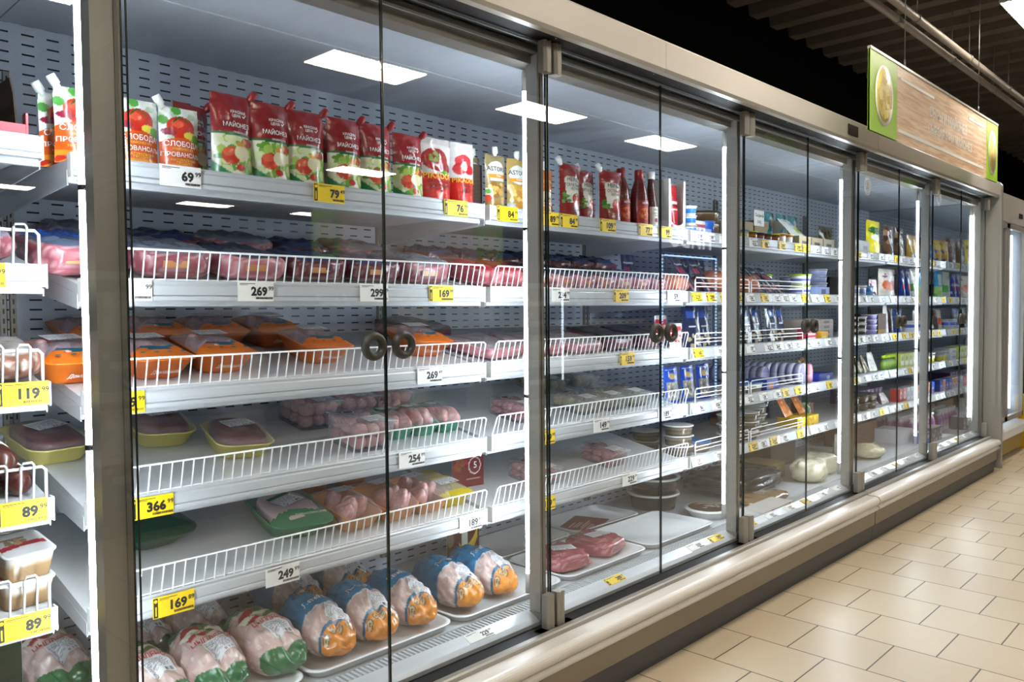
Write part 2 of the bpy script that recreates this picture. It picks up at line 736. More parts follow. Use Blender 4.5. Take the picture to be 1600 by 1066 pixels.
# ------------------------------------------------------------------ refrigerated cases
def ring_handle(mb, cx, cz, y):
    prof = []
    for i in range(12):
        a = 2 * math.pi * i / 12
        prof.append((.0264 + .0102 * math.cos(a), y - .012 + .012 * math.sin(a)))
    n = 26
    rings = []
    for i in range(n + 1):
        t = 2 * math.pi * i / n
        rings.append([(cx + p[0] * math.cos(t), p[1], cz + p[0] * math.sin(t)) for p in prof])
    mb.loft(rings, 'ring_rubber', True, (False, False))


def hinge_prof(x, y):
    return [(x - .017, y), (x - .017, y - .022), (x - .01, y - .03), (x, y - .024), (x + .01, y - .03), (x + .017, y - .022), (x + .017, y)]


def door(parent, k, left_hinged):
    x0, x1 = k * .625 + .001, (k + 1) * .625 - .001
    if left_hinged:
        x0 += .003
    else:
        x1 -= .003
    ZB, ZT = .272, 2.056
    d = MB().box(x0 + .002, x1 - .002, -.003, .003, ZB, ZT, 'door_glass').build('glass_door', parent)
    e = MB()
    e.box(x0, x0 + .002, -.0032, .0032, ZB, ZT, 'edge_dark').box(x1 - .002, x1, -.0032, .0032, ZB, ZT, 'edge_dark')
    e.box(x0 + .002, x1 - .002, -.0032, .0032, ZT, ZT + .002, 'aluminium')
    e.build('glass_edge', d)
    h = MB()
    hx = x1 - .046 if left_hinged else x0 + .046
    ring_handle(h, hx, 1.162, -.0035)
    h.build('ring_handle', d)
    hx = x0 + .02 if left_hinged else x1 - .02
    h = MB()
    h.prismz(hinge_prof(hx, -.0035), 1.968, 2.062, 'aluminium')
    h.build('hinge_clamp', d)
    h = MB()
    h.prismz(hinge_prof(hx, -.0035), .262, .367, 'aluminium')
    s = 1 if left_hinged else -1
    h.box(min(hx - .02 * s, hx + .055 * s), max(hx - .02 * s, hx + .055 * s), -.034, -.004, .25, .262, 'aluminium')
    h.build('hinge_clamp', d)


def guard_wire(x0, x1, zt):
    mb = MB()
    r = .0019
    yb, yt, hb, ht = .272, .249, zt - .002, zt + .070
    mb.tube([(x0 + .004, yb, hb), (x0 + .010, yt + .001, ht - .006), (x0 + .018, yt, ht), (x1 - .018, yt, ht), (x1 - .010, yt + .001, ht - .006), (x1 - .004, yb, hb)], .0026, 'wire_white', 6)
    mb.tube([(x0 + .004, yb, hb + .004), (x1 - .004, yb, hb + .004)], r, 'wire_white', 5)
    n = int((x1 - x0) / .0262)
    for i in range(1, n):
        x = x0 + (x1 - x0) * i / n
        mb.tube([(x, yb - .001, hb), (x, yt + .003, ht + .001)], r, 'wire_white', 4)
    return mb


def guard_loops(x0, x1, zt):
    mb = MB()
    yb, yt, hb, ht = .268, .255, zt - .004, zt + .082
    mb.tube([(x0, yt + .003, ht - .012), (x1 - .012, yt + .003, ht - .012), (x1 - .004, yt + .005, ht - .02), (x1 - .002, yb, hb)], .0034, 'wire_white', 6)
    mb.tube([(x0, yb, hb + .003), (x1 - .004, yb, hb + .003)], .0025, 'wire_white', 5)
    x = x1 - .028
    k = 0
    while x > x0 + .04:
        a = x - .0245
        mb.tube([(x, yb - .003, hb), (x, yt - .003, ht - .006), (x - .004, yt - .003, ht), (a + .004, yt - .003, ht), (a, yt - .003, ht - .006), (a, yb - .003, hb)], .0026, 'wire_white', 6)
        x = a - .026
    return mb


def guard_bars(x0, x1, zt):
    mb = MB()
    y = .262
    for a, b_ in ((x0 + .02, x0 + (x1 - x0) * .46), (x0 + (x1 - x0) * .48, x1)):
        for dz in (.022, .038):
            mb.tube([(a, y, zt + dz), (b_, y, zt + dz)], .0022, 'wire_white', 5)
        mb.tube([(a, y, zt - .002), (a, y, zt + .052), (a + .01, y, zt + .062), (b_ - .01, y, zt + .062), (b_, y, zt + .052), (b_, y, zt - .002)], .0028, 'wire_white', 6)
    return mb


def shelf(parent, x0, x1, i, kind):
    zt = ST[i] + (.028 if kind == 'loops' else 0)
    zs = zt - .012
    s = MB()
    up = (.835 - .285) * TL if kind in ('wire', 'loops') and i > 0 else 0.
    s.prism([(.285, zs - .022), (.285, zs), (.835, zs + up), (.835, zs + up - .022)], x0, x1, 'white_steel')
    s.box(x0 + .001, x1 - .001, .285, .30, zs - .05, zs - .022, 'white_steel')
    for x in (x0, x1 - .0025):                                # side brackets
        s.prism([(.29, zs - .022), (.29, zs - .055), (.835, zs + up - .085), (.835, zs + up - .022)], x, x + .0025, 'white_steel')
    so = s.build('shelf', parent)
    r = MB()
    t = zt
    hh = .048 if kind != 'bars' and kind != 'none' else .05
    # ribbed plastic profile
    prof = [(.284, t - .004), (.266, t), (.262, t - .004), (.2645, t - .010), (.2615, t - .014), (.2615, t - hh * .72), (.2645, t - hh * .76), (.26, t - hh * .82),
            (.2605, t - hh), (.284, t - hh)]
    if kind in ('bars', 'none') and i > 0:
        prof = [(.284, t - .002), (.274, t), (.262, t - .006), (.252, t - hh + .004), (.256, t - hh), (.284, t - hh)]
    r.prism(prof, x0 + .003, x1 - .003, 'rail_plastic')
    r.box(x0, x0 + .004, .262, .286, t - hh - .003, t + .001, 'cap_white').box(x1 - .004, x1, .262, .286, t - hh - .003, t + .001, 'cap_white')
    r.build('price_rail', so)
    if i == 0 or kind == 'none':
        return
    if kind == 'wire':
        guard_wire(x0 + .004, x1 - .004, zt).build('wire_guard', so)
    elif kind == 'loops':
        guard_loops(x0 + .004, x1 - .012, zt).build('wire_guard', so)
    elif kind == 'bars':
        guard_bars(x0 + .02, x0 + 1.155, zt).build('wire_guard', so)


def mullion(parent, x, a, b_, tx=0., ty=.09):
    m = MB()
    a, b_ = x + a, x + b_
    m.box(a, b_, .02, .06, .30, 2.03, 'aluminium')
    m.box(b_ - .012, b_, .014, .02, .30, 2.03, 'frame_grey')
    m.box(a, a + .008, .014, .02, .30, 2.03, 'aluminium')
    m.box(a - .006, b_ + .006, .008, .06, .272, .30, 'frame_grey')
    mo = m.build('mullion', parent)
    tx += x
    t = MB()
    for z0, z1 in ((.404, .97), (.98, 1.50), (1.51, 1.936)):
        t.lathe([(.0068, z0), (.0068, z1)], 'tube_light', 12, tx, ty)
    t.build('led_tube', mo)
    c = MB()
    c.lathe([(.009, .34), (.009, .404)], 'tube_cap', 12, tx, ty).lathe([(.009, 1.936), (.009, 1.99), (.007, 2.0)], 'tube_cap', 12, tx, ty)
    for z in (.975, 1.505):
        c.lathe([(.0085, z - .006), (.0085, z + .006)], 'black_clip', 12, tx, ty)
        c.box(min(tx, b_ - .01), max(tx, b_ - .004), .06, ty, z - .003, z + .003, 'black_clip')
    c.build('tube_holder', mo)


def case(X0, n, kinds, label, end_panel=False, seams=()):
    X1 = X0 + 1.25 * n
    root = thing(empty('refrigerated_display_case', (0, 0, 0)), label, 'cooler case', 'glass-door cooler cases in one line')
    g = .0015
    a, b_ = X0 + g, X1 - g
    MB().box(a, b_, .852, .90, .10, 2.06, 'slotted_back').build('back_panel', root)
    m = MB().box(a, b_, .10, .852, 2.037, 2.06, 'inner_grey')
    m.box(a, b_, .40, .405, 2.034, 2.037, 'deck_white')
    m.box(a, b_, .04, .10, 2.005, 2.062, 'frame_grey')
    m.box(a, b_, .034, .04, 2.038, 2.046, 'rail_plastic')
    m.build('inner_roof', root)
    for k in range(n + 1):
        x = X0 + 1.25 * k
        for sd in (-1, 1):
            if not X0 <= x + sd * .012 <= X1:
                continue
            up = MB()
            xx = x + sd * .012
            up.box(xx - .007, xx + .007, .836, .852, .30, 1.9, 'frame_grey')
            zz = .34
            while zz < 1.88:
                up.box(xx - .002, xx + .002, .8345, .836, zz, zz + .014, 'dark_gap')
                zz += .026
            up.build('slotted_upright', root)
    # header band and its black underside
    cuts = [a] + [s for s in seams] + [b_]
    for s0, s1 in zip(cuts, cuts[1:]):
        h = MB()
        h.prism([(-.1, 2.072), (-.094, 2.06), (-.07, 2.06), (-.07, 2.068), (-.094, 2.075), (-.094, 2.16), (.90, 2.16), (.90, 2.172), (-.09, 2.172), (-.1, 2.162)], s0 + .0008, s1 - .0008, 'header_steel')
        h.build('header_panel', root)
    h = MB().box(a, b_, -.07, .04, 2.066, 2.08, 'dark_gap')
    x = X0 + .2
    while x < X1:
        h.lathe([(.003, 2.0645), (.003, 2.066)], 'aluminium', 8, x, -.05)
        x += .52
    h.build('header_soffit', root)
    # lower body
    MB().box(a, b_, -.035, .06, .055, .262, 'dark_gap').box(a, b_, .06, .88, .055, .228, 'dark_gap').build('base', root)
    cuts2 = [a] + [s + .05 for s in seams] + [b_]
    for s0, s1 in zip(cuts2, cuts2[1:]):
        f = MB()
        f.prism([(-.062, .24), (-.062, .262), (-.057, .266), (-.04, .266), (-.036, .262), (-.036, .24)], s0 + .001, s1 - .001, 'aluminium')
        f.prism([(-.058, .09), (-.058, .24), (-.036, .24), (-.036, .09)], s0 + .001, s1 - .001, 'panel_taupe')
        f.build('sill_panel', root)
    f = MB()
    f.prism([(-.10, .178), (-.104, .17), (-.102, .098), (-.094, .092), (-.06, .092), (-.06, .178)], a + .002, b_ - .006, 'panel_taupe')
    f.build('front_panel', root)
    MB().prism([(-.094, .0915), (-.078, .006), (-.076, 0), (-.05, 0), (-.05, .0915)], a, b_, 'kick_grey').build('kick_plate', root)
    bp = MB()
    pr = [(-.06, .250)]
    for i in range(13):
        t = math.radians(80 + 200 * i / 12)
        pr.append((-.106 + .024 * math.cos(t), .226 + .0235 * math.sin(t)))
    for i in range(9):
        t = math.radians(120 + 150 * i / 8)
        pr.append((-.106 + .018 * math.cos(t), .188 + .0135 * math.sin(t)))
    pr += [(-.06, .174)]
    bp.prism(pr, a + .006, b_ - .012, 'bumper_silver')
    bp.build('bumper_rail', root)
    # deck, air grille, sloped ticket rail
    d = MB()
    k = 0
    x = a
    while x < b_ - .01:
        d.box(x + .001, min(x + .624, b_), .205, .852, .23, DK, 'deck_white')
        x += .625
    d.build('deck_tray', root)
    d = MB().box(a, b_, .07, .205, .229, .231, 'dark_gap')
    x = a + .01
    while x < b_ - .01:
        d.box(x, x + .0085, .078, .2, .231, DK - .003, 'rail_plastic')
        x += .0165
    d.box(a, b_, .07, .078, .231, DK, 'rail_plastic').box(a, b_, .2, .205, .231, DK, 'rail_plastic')
    d.build('air_grille', root)
    MB().prism([(.012, .264), (.07, .264), (.07, .298), (.062, .302), (.026, .286), (.012, .276)], a, b_, 'rail_plastic').build('ticket_rail', root)
    for k, kind in enumerate(kinds):
        for i in range(5):
            x0 = X0 + 1.25 * k
            shelf(root, x0 + (.012 if kind != 'loops' else 0) - (.016 if x0 == 0 and i > 0 else .03 if x0 == 0 else 0), x0 + 1.25 - (.012 if kind != 'loops' else .07), i, kind)
    for k in range(2 * n):
        q = round(X0 / .625) + k
        door(root, q, q % 2 == 0)
    return root


c0 = case(-1.25, 1, ['loops'], 'left neighbour cooler case cut off by the left edge, with looped wire guards')
c1 = case(0, 3, ['wire', 'wire', 'bars'], 'long middle cooler case with meat, ketchup and cheese behind six glass doors', seams=(1.76,))
c2 = case(3.75, 2, ['none', 'none'], 'far cooler case of two bays with dairy, bags and bottles below the hanging sign')
mullion(c1, 0., -.058, 0., -.045, .115)
mullion(c1, 1.25, -.026, .0)
mullion(c1, 2.5, -.034, -.004)
mullion(c2, 3.75, -.055, .0)
mullion(c2, 5.0, -.03, -.004)
m = MB().box(6.205, 6.245, .02, .06, .30, 2.03, 'aluminium').box(6.235, 6.245, .012, .02, .28, 2.03, 'frame_grey')
mo = m.build('mullion', c2)
MB().lathe([(.0068, .404), (.0068, 1.936)], 'tube_light', 12, 6.222, .09).build('led_tube', mo)
MB().lathe([(.009, .34), (.009, .404)], 'tube_cap', 12, 6.222, .09).lathe([(.009, 1.936), (.009, 2.0)], 'tube_cap', 12, 6.222, .09).build('tube_holder', mo)
e = MB().prism([(-.125, .03), (-.125, .25), (-.105, 2.15), (-.09, 2.172), (.9, 2.172), (.9, .03)], 6.252, 6.30, 'aluminium')
e.build('end_panel', c2)
# temperature display on the middle case's header
d = MB().box(3.35, 3.47, -.104, -.1, 2.09, 2.14, 'black_clip')
d.box(3.362, 3.374, -.1046, -.104, 2.108, 2.122, 'display_red')
do = d.build('temperature_display', c1)


# ------------------------------------------------------------------ price tags
def price_tag(num, sup, yellow, w=.1, h=.05, band=True):
    mb = MB()
    mb.box(-w / 2, w / 2, -.0012, 0, -h / 2, h / 2, 'paper_yellow' if yellow else 'paper_white')
    y = -.0017
    bx = -w / 2
    if yellow and band:
        mb.box(bx + .002, bx + .012, -.0016, -.0012, -h / 2 + .002, h / 2 - .002, 'ink_black')
        mb.lathe([(.0042, -.0019), (.0042, -.0016)], 'paper_yellow', 12, bx + .007, h / 2 - .009, axis='y')
        mb.box(bx + .0055, bx + .0085, -.0019, -.0016, -h / 2 + .006, h / 2 - .022, 'paper_yellow')
    s = h * .6
    wd = text_geo(num, .045)[2] * s if num else s
    x1 = w / 2 - h * .36
    if num:
        mb.text(num, lambda a, b: (x1 + a, y, -h * .20 + b), s, 'ink_black', 'r', .045)
    if sup:
        mb.text(sup, lambda a, b: (x1 + .003 + a, y, -h * .20 + s * .42 + b), s * .5, 'ink_black', 'l', .02)
    l0 = bx + (.016 if yellow and band else .006)
    mb.box(l0, l0 + w * .42, y, -.0012, h * .38, h * .41, 'ink_black')
    mb.box(l0, l0 + w * .22, y, -.0012, h * .32, h * .34, 'ink_black')
    q = random.Random(num + sup)
    x = x1 - wd * .7
    while x < x1 + h * .3:
        ww = q.uniform(.0006, .0016)
        mb.box(x, x + ww, y, -.0012, -h * .40, -h * .29, 'ink_black')
        x += ww + q.uniform(.0006, .0014)
    return mb


TAGP = {}


def put_tag(num, sup, yellow, x, z, label, y=.2592, w=.1, h=.05, rx=0., rz=0., group=None):
    key = (num, sup, yellow, w, h)
    if key not in TAGP:
        me = price_tag(num, sup, yellow, w, h).build('price_tag')
        TAGP[key] = me
        o = me
    else:
        o = TAGP[key].copy()
        COL.objects.link(o)
    o.location = (x, y, z)
    o.rotation_euler = (rx, 0, rz)
    thing(o, label, 'price tag', group)
    return o


for num, sup, yel, x, z, lb in (
        ('69', '99', 0, .222, 1.575, 'white price tag reading 69 under the small tomato mayonnaise pouches'),
        ('79', '49', 1, .637, 1.575, 'yellow price tag reading 79 under the red and green mayonnaise pouches'),
        ('76', '99', 1, 1.108, 1.575, 'yellow price tag reading 76 under the red hot ketchup pouches'),
        ('84', '99', 1, 1.342, 1.575, 'yellow price tag reading 84 under the brown sauce pouches left of the post'),
        ('89', '99', 1, 1.559, 1.575, 'yellow price tag reading 89 right beside the second post, half hidden'),
        ('84', '49', 1, 1.668, 1.575, 'yellow price tag reading 84 under the first ketchup pouch right of the post'),
        ('109', '99', 1, 1.903, 1.575, 'yellow price tag reading 109 under the ketchup pouches with tomato label'),
        ('77', '99', 1, 2.159, 1.575, 'yellow price tag reading 77 under the dark red ketchup bottles'),
        ('99', '99', 1, 2.306, 1.575, 'yellow price tag reading 99 under the slim ketchup bottle by the door edge'),
        ('269', '99', 0, .411, 1.303, 'white price tag reading 269 on the second shelf rail below vacuum packed meat'),
        ('299', '99', 0, .784, 1.303, 'white price tag reading 299 left of the first pair of ring handles, upper rail'),
        ('169', '99', 1, 1.042, 1.303, 'yellow price tag reading 169 on the second shelf rail near its right end'),
        ('234', '99', 0, 1.617, 1.303, 'white price tag reading 234 right of the second post on the second shelf'),
        ('209', '99', 1, 1.989, 1.303, 'yellow price tag reading 209 on the second shelf of the second bay'),
        ('59', '99', 0, 2.37, 1.303, 'white price tag reading 59 at the right end of the wire guarded second shelf'),
        ('', '99', 0, .098, 1.303, 'white price tag cut by the left post on the second shelf rail'),
        ('269', '49', 0, .991, 1.05, 'white price tag reading 269 on the third shelf right of the ring handles'),
        ('159', '99', 1, 2.027, 1.05, 'yellow price tag reading 159 on the third shelf of the second bay'),
        ('254', '99', 0, .916, .80, 'white price tag reading 254 on the fourth shelf under the green chicken trays'),
        ('149', '99', 0, 1.857, .80, 'white price tag reading 149 under the clear flat boxes of the second bay'),
        ('189', '99', 0, 2.30, .80, 'white price tag reading 189 at the right end of the second bay fourth shelf'),
        ('366', '99', 1, .136, .795, 'large yellow price tag reading 366 beside the left post on the fourth shelf'),
        ('189', '49', 0, 1.158, .555, 'white price tag reading 189 above the maroon bottle and banana board'),
        ('229', '99', 0, 2.043, .56, 'white price tag reading 229 on the lowest shelf of the second bay'),
        ('249', '99', 0, .472, .552, 'white price tag reading 249 under the white and green chicken tray'),
        ('169', '89', 1, .181, .552, 'large yellow price tag reading 169 above the wrapped whole chickens'),
        ('119', '99', 1, .075, 1.045, 'yellow price tag edge beside the left post on the third shelf'),
        ('139', '99', 1, 1.53, .79, 'yellow price tag beside the second post on the fourth shelf'),
        ('119', '49', 1, 1.53, .55, 'yellow price tag beside the second post on the lowest shelf')):
    put_tag(num, sup, bool(yel), x, z, lb)
for num, x, z, lb in (('249', -.20, 1.33, 'yellow price tag reading 249 at the left edge of the photo'),
                      ('119', -.125, 1.082, 'yellow price tag reading 119 near the left edge, third shelf'),
                      ('89', -.135, .832, 'upper yellow price tag reading 89 near the left edge, fourth shelf'),
                      ('89', -.135, .59, 'lower yellow price tag reading 89 below the white lidded tubs')):
    put_tag(num, '99', True, x, z, lb)
SLW = math.radians(-66)
for num, sup, yel, x, lb in (('229', '99', 0, .985, 'white price tag reading 229 on the bottom ticket rail before the blue chickens'),
                             ('289', '99', 1, 1.65, 'yellow price tag reading 289 on the bottom ticket rail before the meat tray'),
                             ('329', '99', 0, 2.19, 'white price tag reading 329 on the bottom ticket rail before the empty tray'),
                             ('299', '99', 1, 2.35, 'yellow price tag right of the 329 tag on the bottom ticket rail')):
    put_tag(num, sup, bool(yel), x, .2935, lb, .0425, .1, .034, SLW)

tagsrc = random.Random(5)
BAYS = ((2.55, 3.74, 'third'), (3.82, 4.97, 'fourth'), (5.08, 6.18, 'fifth'))
SHN = ('top', 'second', 'third', 'fourth', 'fifth')
for bx0, bx1, bn in BAYS:
    for i in range(5):
        x = bx0 + tagsrc.uniform(0, .04)
        k = 0
        nums = {(0, 'third'): None}
        while x < bx1:
            yel = tagsrc.random() < .33
            num = tagsrc.choice(['59', '79', '99', '106', '114', '126', '136', '159', '186', '212', '229', '264', '299'])
            if bn == 'third' and k < 2 and i > 0:
                num, yel = {1: (('229', 1), ('299', 1)), 2: (('60', 1), ('114', 0)), 3: (('186', 0), ('106', 0)), 4: (('159', 0), ('126', 0))}[i][k]
            rxx = -.24 if i > 0 else 0.
            yy = .2565 if i > 0 else .2592
            put_tag(num, '99', bool(yel), x, ST[i] - .026, f"{'yellow' if yel else 'white'} price tag on {bn} bay {SHN[i]} shelf, {ORD[k]} from the left",
                    yy, .085, .042, rxx, 0, 'small tags in the far bays')
            x += tagsrc.choice([.1, .125, .15, .19])
            k += 1
for bx0, bx1, bn in BAYS:
    for k in range(6):
        yel = k in (0, 3)
        put_tag(tagsrc.choice(['99', '159', '199', '259']), '99', yel, bx0 + .1 + k * .19, .2935,
                f"{'yellow' if yel else 'white'} price tag on {bn} bay bottom ticket rail, {ORD[k]} from the left", .0425, .085, .034, SLW, 0, 'bottom rail tags in the far bays')


# ------------------------------------------------------------------ products
USED = set()


def put(proto, loc, label, rz=0., rx=0., scale=None, group=None):
    """first use moves the pack itself, later uses copy it; packs on the sloping meat shelves lie along the slope"""
    x, y, z = loc
    tilt = False
    if x < 2.47 and y > .2 and .55 < z < 1.5:
        i = min(k for k in range(1, 5) if SZ[k] <= z + .001)
        dz = z - SZ[i]
        loc = (x, y - dz * math.sin(TA), SZ[i] + (y - .285) * TL + dz * math.cos(TA) + .0006)
        rx += TA
        tilt = True
    if proto.name not in USED:
        USED.add(proto.name)
        o = proto
        o.location = loc
        o.rotation_euler = (rx, 0, rz)
        if scale:
            o.scale = scale
        o['label'] = label
    else:
        o = dup(proto, loc, rz, label, rx, scale)
    if tilt:
        o.rotation_mode = 'ZYX'
    if group:
        o['group'] = group
    return o


def sticker(w, d, seed=1, parent=None, loc=(0, 0, 0), rz=0., rx=0., head=None, name='paper_sticker'):
    cv = Cv('eeeef0', 40, 28)
    q = random.Random(seed)
    for j in range(9):
        y = .88 - j * .065
        x = .06
        while x < .86:
            l = q.uniform(.05, .16)
            cv.r(x, y - .022, min(x + l, .92), y + .012, '9a9aa2')
            x += l + .04
    if head:
        cv.r(0, .78, 1, 1, head)
    x = .55
    while x < .92:
        ww = q.uniform(.02, .05)
        cv.r(x, .06, x + ww * .5, .22, '202024')
        x += ww
    cv.e(.2, .15, .09, .1, '55555c').e(.2, .15, .065, .07, 'eeeef0')
    mb = MB().grid(lambda u, v: ((u - .5) * w, (v - .5) * d, .0006), 40, 28, 'print_matte', cv, False)
    o = mb.build(name, parent, loc, rz, rx)
    return o


# --- stand-up pouches
def pouch(name, cat, cv, w, h, T, texts=(), cap=None, seed=0, group=None, back=None, taper=.05, mat='print_gloss'):
    def S(u, v, side=-1, off=0.):
        x = (u - .5) * 2
        hw = w / 2 * (1 - taper * math.sin(math.pi * min(1, v * 1.1)) - (.04 if v > .9 else 0))
        t = T / 2 * (max(0., 1 - v) ** .55) * (1 if v > .06 else .8 + v * 3.3) + .0015
        y = side * t * (1 - abs(x) ** 2.2)
        px, pz = x * hw, v * h
        y += noise.noise(Vector((px * 28 + seed, pz * 22, seed))) * .006 * (1 - x * x) * (.35 + v)
        pz += .004 * (1 - x * x) * (0 if v > .05 else -1) * 0
        return (px, y + side * off, pz)
    mb = MB()
    nu, nv = cv.w, cv.h
    mb.grid(lambda u, v: S(u, v), nu, nv, mat, cv)
    bc = back or tuple(cv.a[int(cv.h * .9), 2])
    mb.grid(lambda u, v: S(u, v, 1), 12, 16, mat, None, True, lambda u, v: lin(bc) if isinstance(bc, str) else bc)
    bot = [S(i / 12, 0) for i in range(13)] + [S(i / 12, 0, 1) for i in range(12, -1, -1)]
    mb.add(bot, [tuple(range(26))], mat, False, [(.1, .1, .1)] * 26)
    o = mb.build(name, recalc=False)
    ch = []
    if texts:
        tm = MB()
        for s, u0, v0, sz, mk in texts:
            tm.text(s, lambda a, b: S(min(1, max(0, u0 + a / w)), v0 + b / h, -1, .0022), sz, mk)
        ch.append(tm.build('lettering', o))
    if cap:
        kind, cu0, ang, mk = cap
        cm = MB().lathe([(.007, 0), (.007, .008), (.0105, .009), (.0105, .03), (.009, .032)], mk, 14)
        M3 = Matrix.Rotation(ang, 4, 'Y')
        p = Vector(((cu0 - .5) * w, 0, h - .004 if abs(ang) < .3 else h * .965))
        cm.v = [tuple(M3 @ Vector(q) + p) for q in cm.v]
        ch.append(cm.build('spout_cap', o))
    thing(o, '', cat, group)
    return reg(o, *ch)


cv = Cv('e6e8e2', 48, 72)
cv.blobs(26, 0, .55, 1, 1, ['c8d8c0', 'f2f2ee', 'b9cfae'], .08, 2)
cv.e(.42, .95, .13, .06, '4f9a3c').e(.1, .8, .12, .06, '3f8a34').e(.52, .70, .36, .17, 'c22a1c').e(.42, .76, .14, .06, 'e0563e')
cv.e(.72, .60, .16, .06, 'e8d048').e(.9, .56, .12, .08, '6da83c').fn(lambda u, v: (abs(u - .5) < .18) & (abs(v - .87 + .5 * abs(u - .5)) < .016), '2c5a24')
cv.e(.2, .63, .17, .05, '8c1838')
cv.fn(lambda u, v: v < .56 - .35 * (u - .5) ** 2, 'd4581a').fn(lambda u, v: v < .16, 'e08a2a').blobs(10, .05, .02, .95, .1, ['b8281a', 'd2441e'], .06, 4)
slob = pouch('mayonnaise_pouch', 'pouch', cv, .105, .172, .06, (('СЛОБОДА', .5, .42, .018, 'ink_white'), ('МАЙОНЕЗ 67%', .5, .365, .008, 'ink_gold'), ('ПРОВАНСАЛЬ', .5, .27, .0150, 'ink_white'),
                                                                   ('НАТУРАЛЬНЫЙ', .5, .205, .0085, 'ink_gold'), ('ПРОДУКТ', .5, .165, .0085, 'ink_gold')), ('c', .13, -.6, 'cap_white'), 3, 'tomato mayonnaise pouches')
for x, y, rz, lb in ((.025, .345, .1, 'small tomato mayonnaise pouch with white spout left of the first post'),
                     (.018, .43, .12, 'small tomato mayonnaise pouch half hidden behind the front one left of the post'),
                     (.155, .345, .06, 'small tomato mayonnaise pouch next to the first post, on its right'),
                     (.262, .355, .06, 'small tomato mayonnaise pouch next to the red and green pouches')):
    put(slob, (x, y, SZ[0]), lb, rz)


def mayo(seed):
    cv = Cv('e9e4cc', 54, 84)
    cv.blobs(46, .12, .12, .9, .5, ['7fae3a', '5f9630', 'a9c65a', 'd8e0a8'], .1, seed)
    cv.e(.36, .29, .2, .1, 'cf3a20').e(.3, .33, .12, .05, 'e0603a').e(.62, .33, .2, .085, 'ede2b4').e(.8, .46, .16, .055, 'a8371e').e(.72, .47, .05, .03, 'd8b060')
    cv.e(.85, .2, .13, .1, '8fb548').e(.85, .2, .085, .065, 'd4dca0').e(.55, .16, .1, .04, 'c93320').e(.6, .43, .13, .03, 'e0a040')
    cv.fn(lambda u, v: v < .24 - .55 * u + .34 * u * u, '0f7a3e').r(0, 0, 1, .045, '0f7a3e')
    cv.fn(lambda u, v: v > .565 - .02 * u, '8a1820').fn(lambda u, v: (v > .535 - .02 * u) & (v <= .565 - .02 * u), '14693a')
    return cv


TX = (('МАЙОНЕЗ', .53, .615, .0165, 'ink_white'), ('КРАСНАЯ', .58, .775, .0105, 'ink_white'), ('ЦЕНА', .53, .73, .0105, 'ink_white'), ('ПРОВАНСАЛЬ', .6, .543, .007, 'ink_white'), ('✓', .73, .725, .02, 'ink_white'))
mays = [pouch('mayonnaise_pouch', 'pouch', mayo(s), .128, .225, .07, TX, ('c', .93, .75, 'cap_red'), s * 5.3, 'red and green mayonnaise pouches', '8a1820', .04) for s in (3, 8)]
for o in mays:      # thin frame round the small logo belongs to the lettering
    pass
FX = (.400, .512, .618, .748, .862, .985)
for k, x in enumerate(FX):
    put(mays[k % 2], (x, .345, SZ[0]), f'red topped salad mayonnaise pouch in the front row, {ORD[k]} from the left', (.05, .02, -.03, .0, .04, -.02)[k], -.02, (.94, 1, (1.02, 1.0, .99, .99, 1.0, .95)[k]))
for k, x in enumerate((.345, .47, .575, .69, .81, .925)):
    put(mays[(k + 1) % 2], (x, .462, SZ[0]), f'red topped mayonnaise pouch standing in the second row, {ORD[k]} from the left', (.3, .1, .0, .06, -.05, .06)[k], -.02, (.9, 1, .95))

cv = Cv('c9251f', 54, 84)
cv.r(0, .47, 1, 1, 'cfc6c0').e(.42, .68, .42, .17, '8f1714').e(.75, .57, .2, .08, '7d1512').blobs(7, .2, .66, .5, .78, ['6f8a3a', '8a9c58'], .06, 3).e(.7, .49, .17, .035, '4f8a2c').r(0, .9, 1, 1, 'bdb4b0')
ket = pouch('ketchup_pouch', 'pouch', cv, .125, .218, .065, (('PIKADOR', .48, .39, .027, 'ink_gold'), ('СУПЕР-ОСТРЫЙ', .5, .325, .0115, 'ink_black'), ('КЕТЧУП', .5, .235, .021, 'ink_black'), ('ˆ', .5, .13, .03, 'ink_black')), None, 9, 'hot ketchup pouches', 'b51f1a', .02)
put(ket, (1.098, .345, SZ[0]), 'wide red hot ketchup pouch with large dark tomato and yellow letters', .0)
cv2 = Cv('c9251f', 40, 84)
cv2.r(0, .47, 1, 1, 'd8d4d2').e(.5, .72, .34, .1, 'c93a44').e(.3, .6, .22, .09, 'b51f28').e(.72, .6, .24, .08, 'c02630').e(.5, .64, .14, .07, 'd8b4a8')
ket2 = pouch('ketchup_pouch', 'pouch', cv2, .098, .222, .06, (('PIKADOR', .5, .39, .0215, 'ink_gold'), ('СУПЕР-', .55, .325, .0125, 'ink_black'), ('КЕТЧ', .6, .235, .021, 'ink_black')), None, 21, 'hot ketchup pouches', 'b51f1a', .02)
put(ket2, (1.222, .355, SZ[0]), 'narrow red hot ketchup pouch with white top and red peppers', -.12)
ctn = MB().box(-.035, .035, -.025, .025, 0, .165, 'cardboard_dark')
thing(ctn.build('sauce_carton', None, (1.302, .40, SZ[0]), .1), 'dark brown sauce pack in the gap between ketchup and mustard coloured pouches', 'carton')

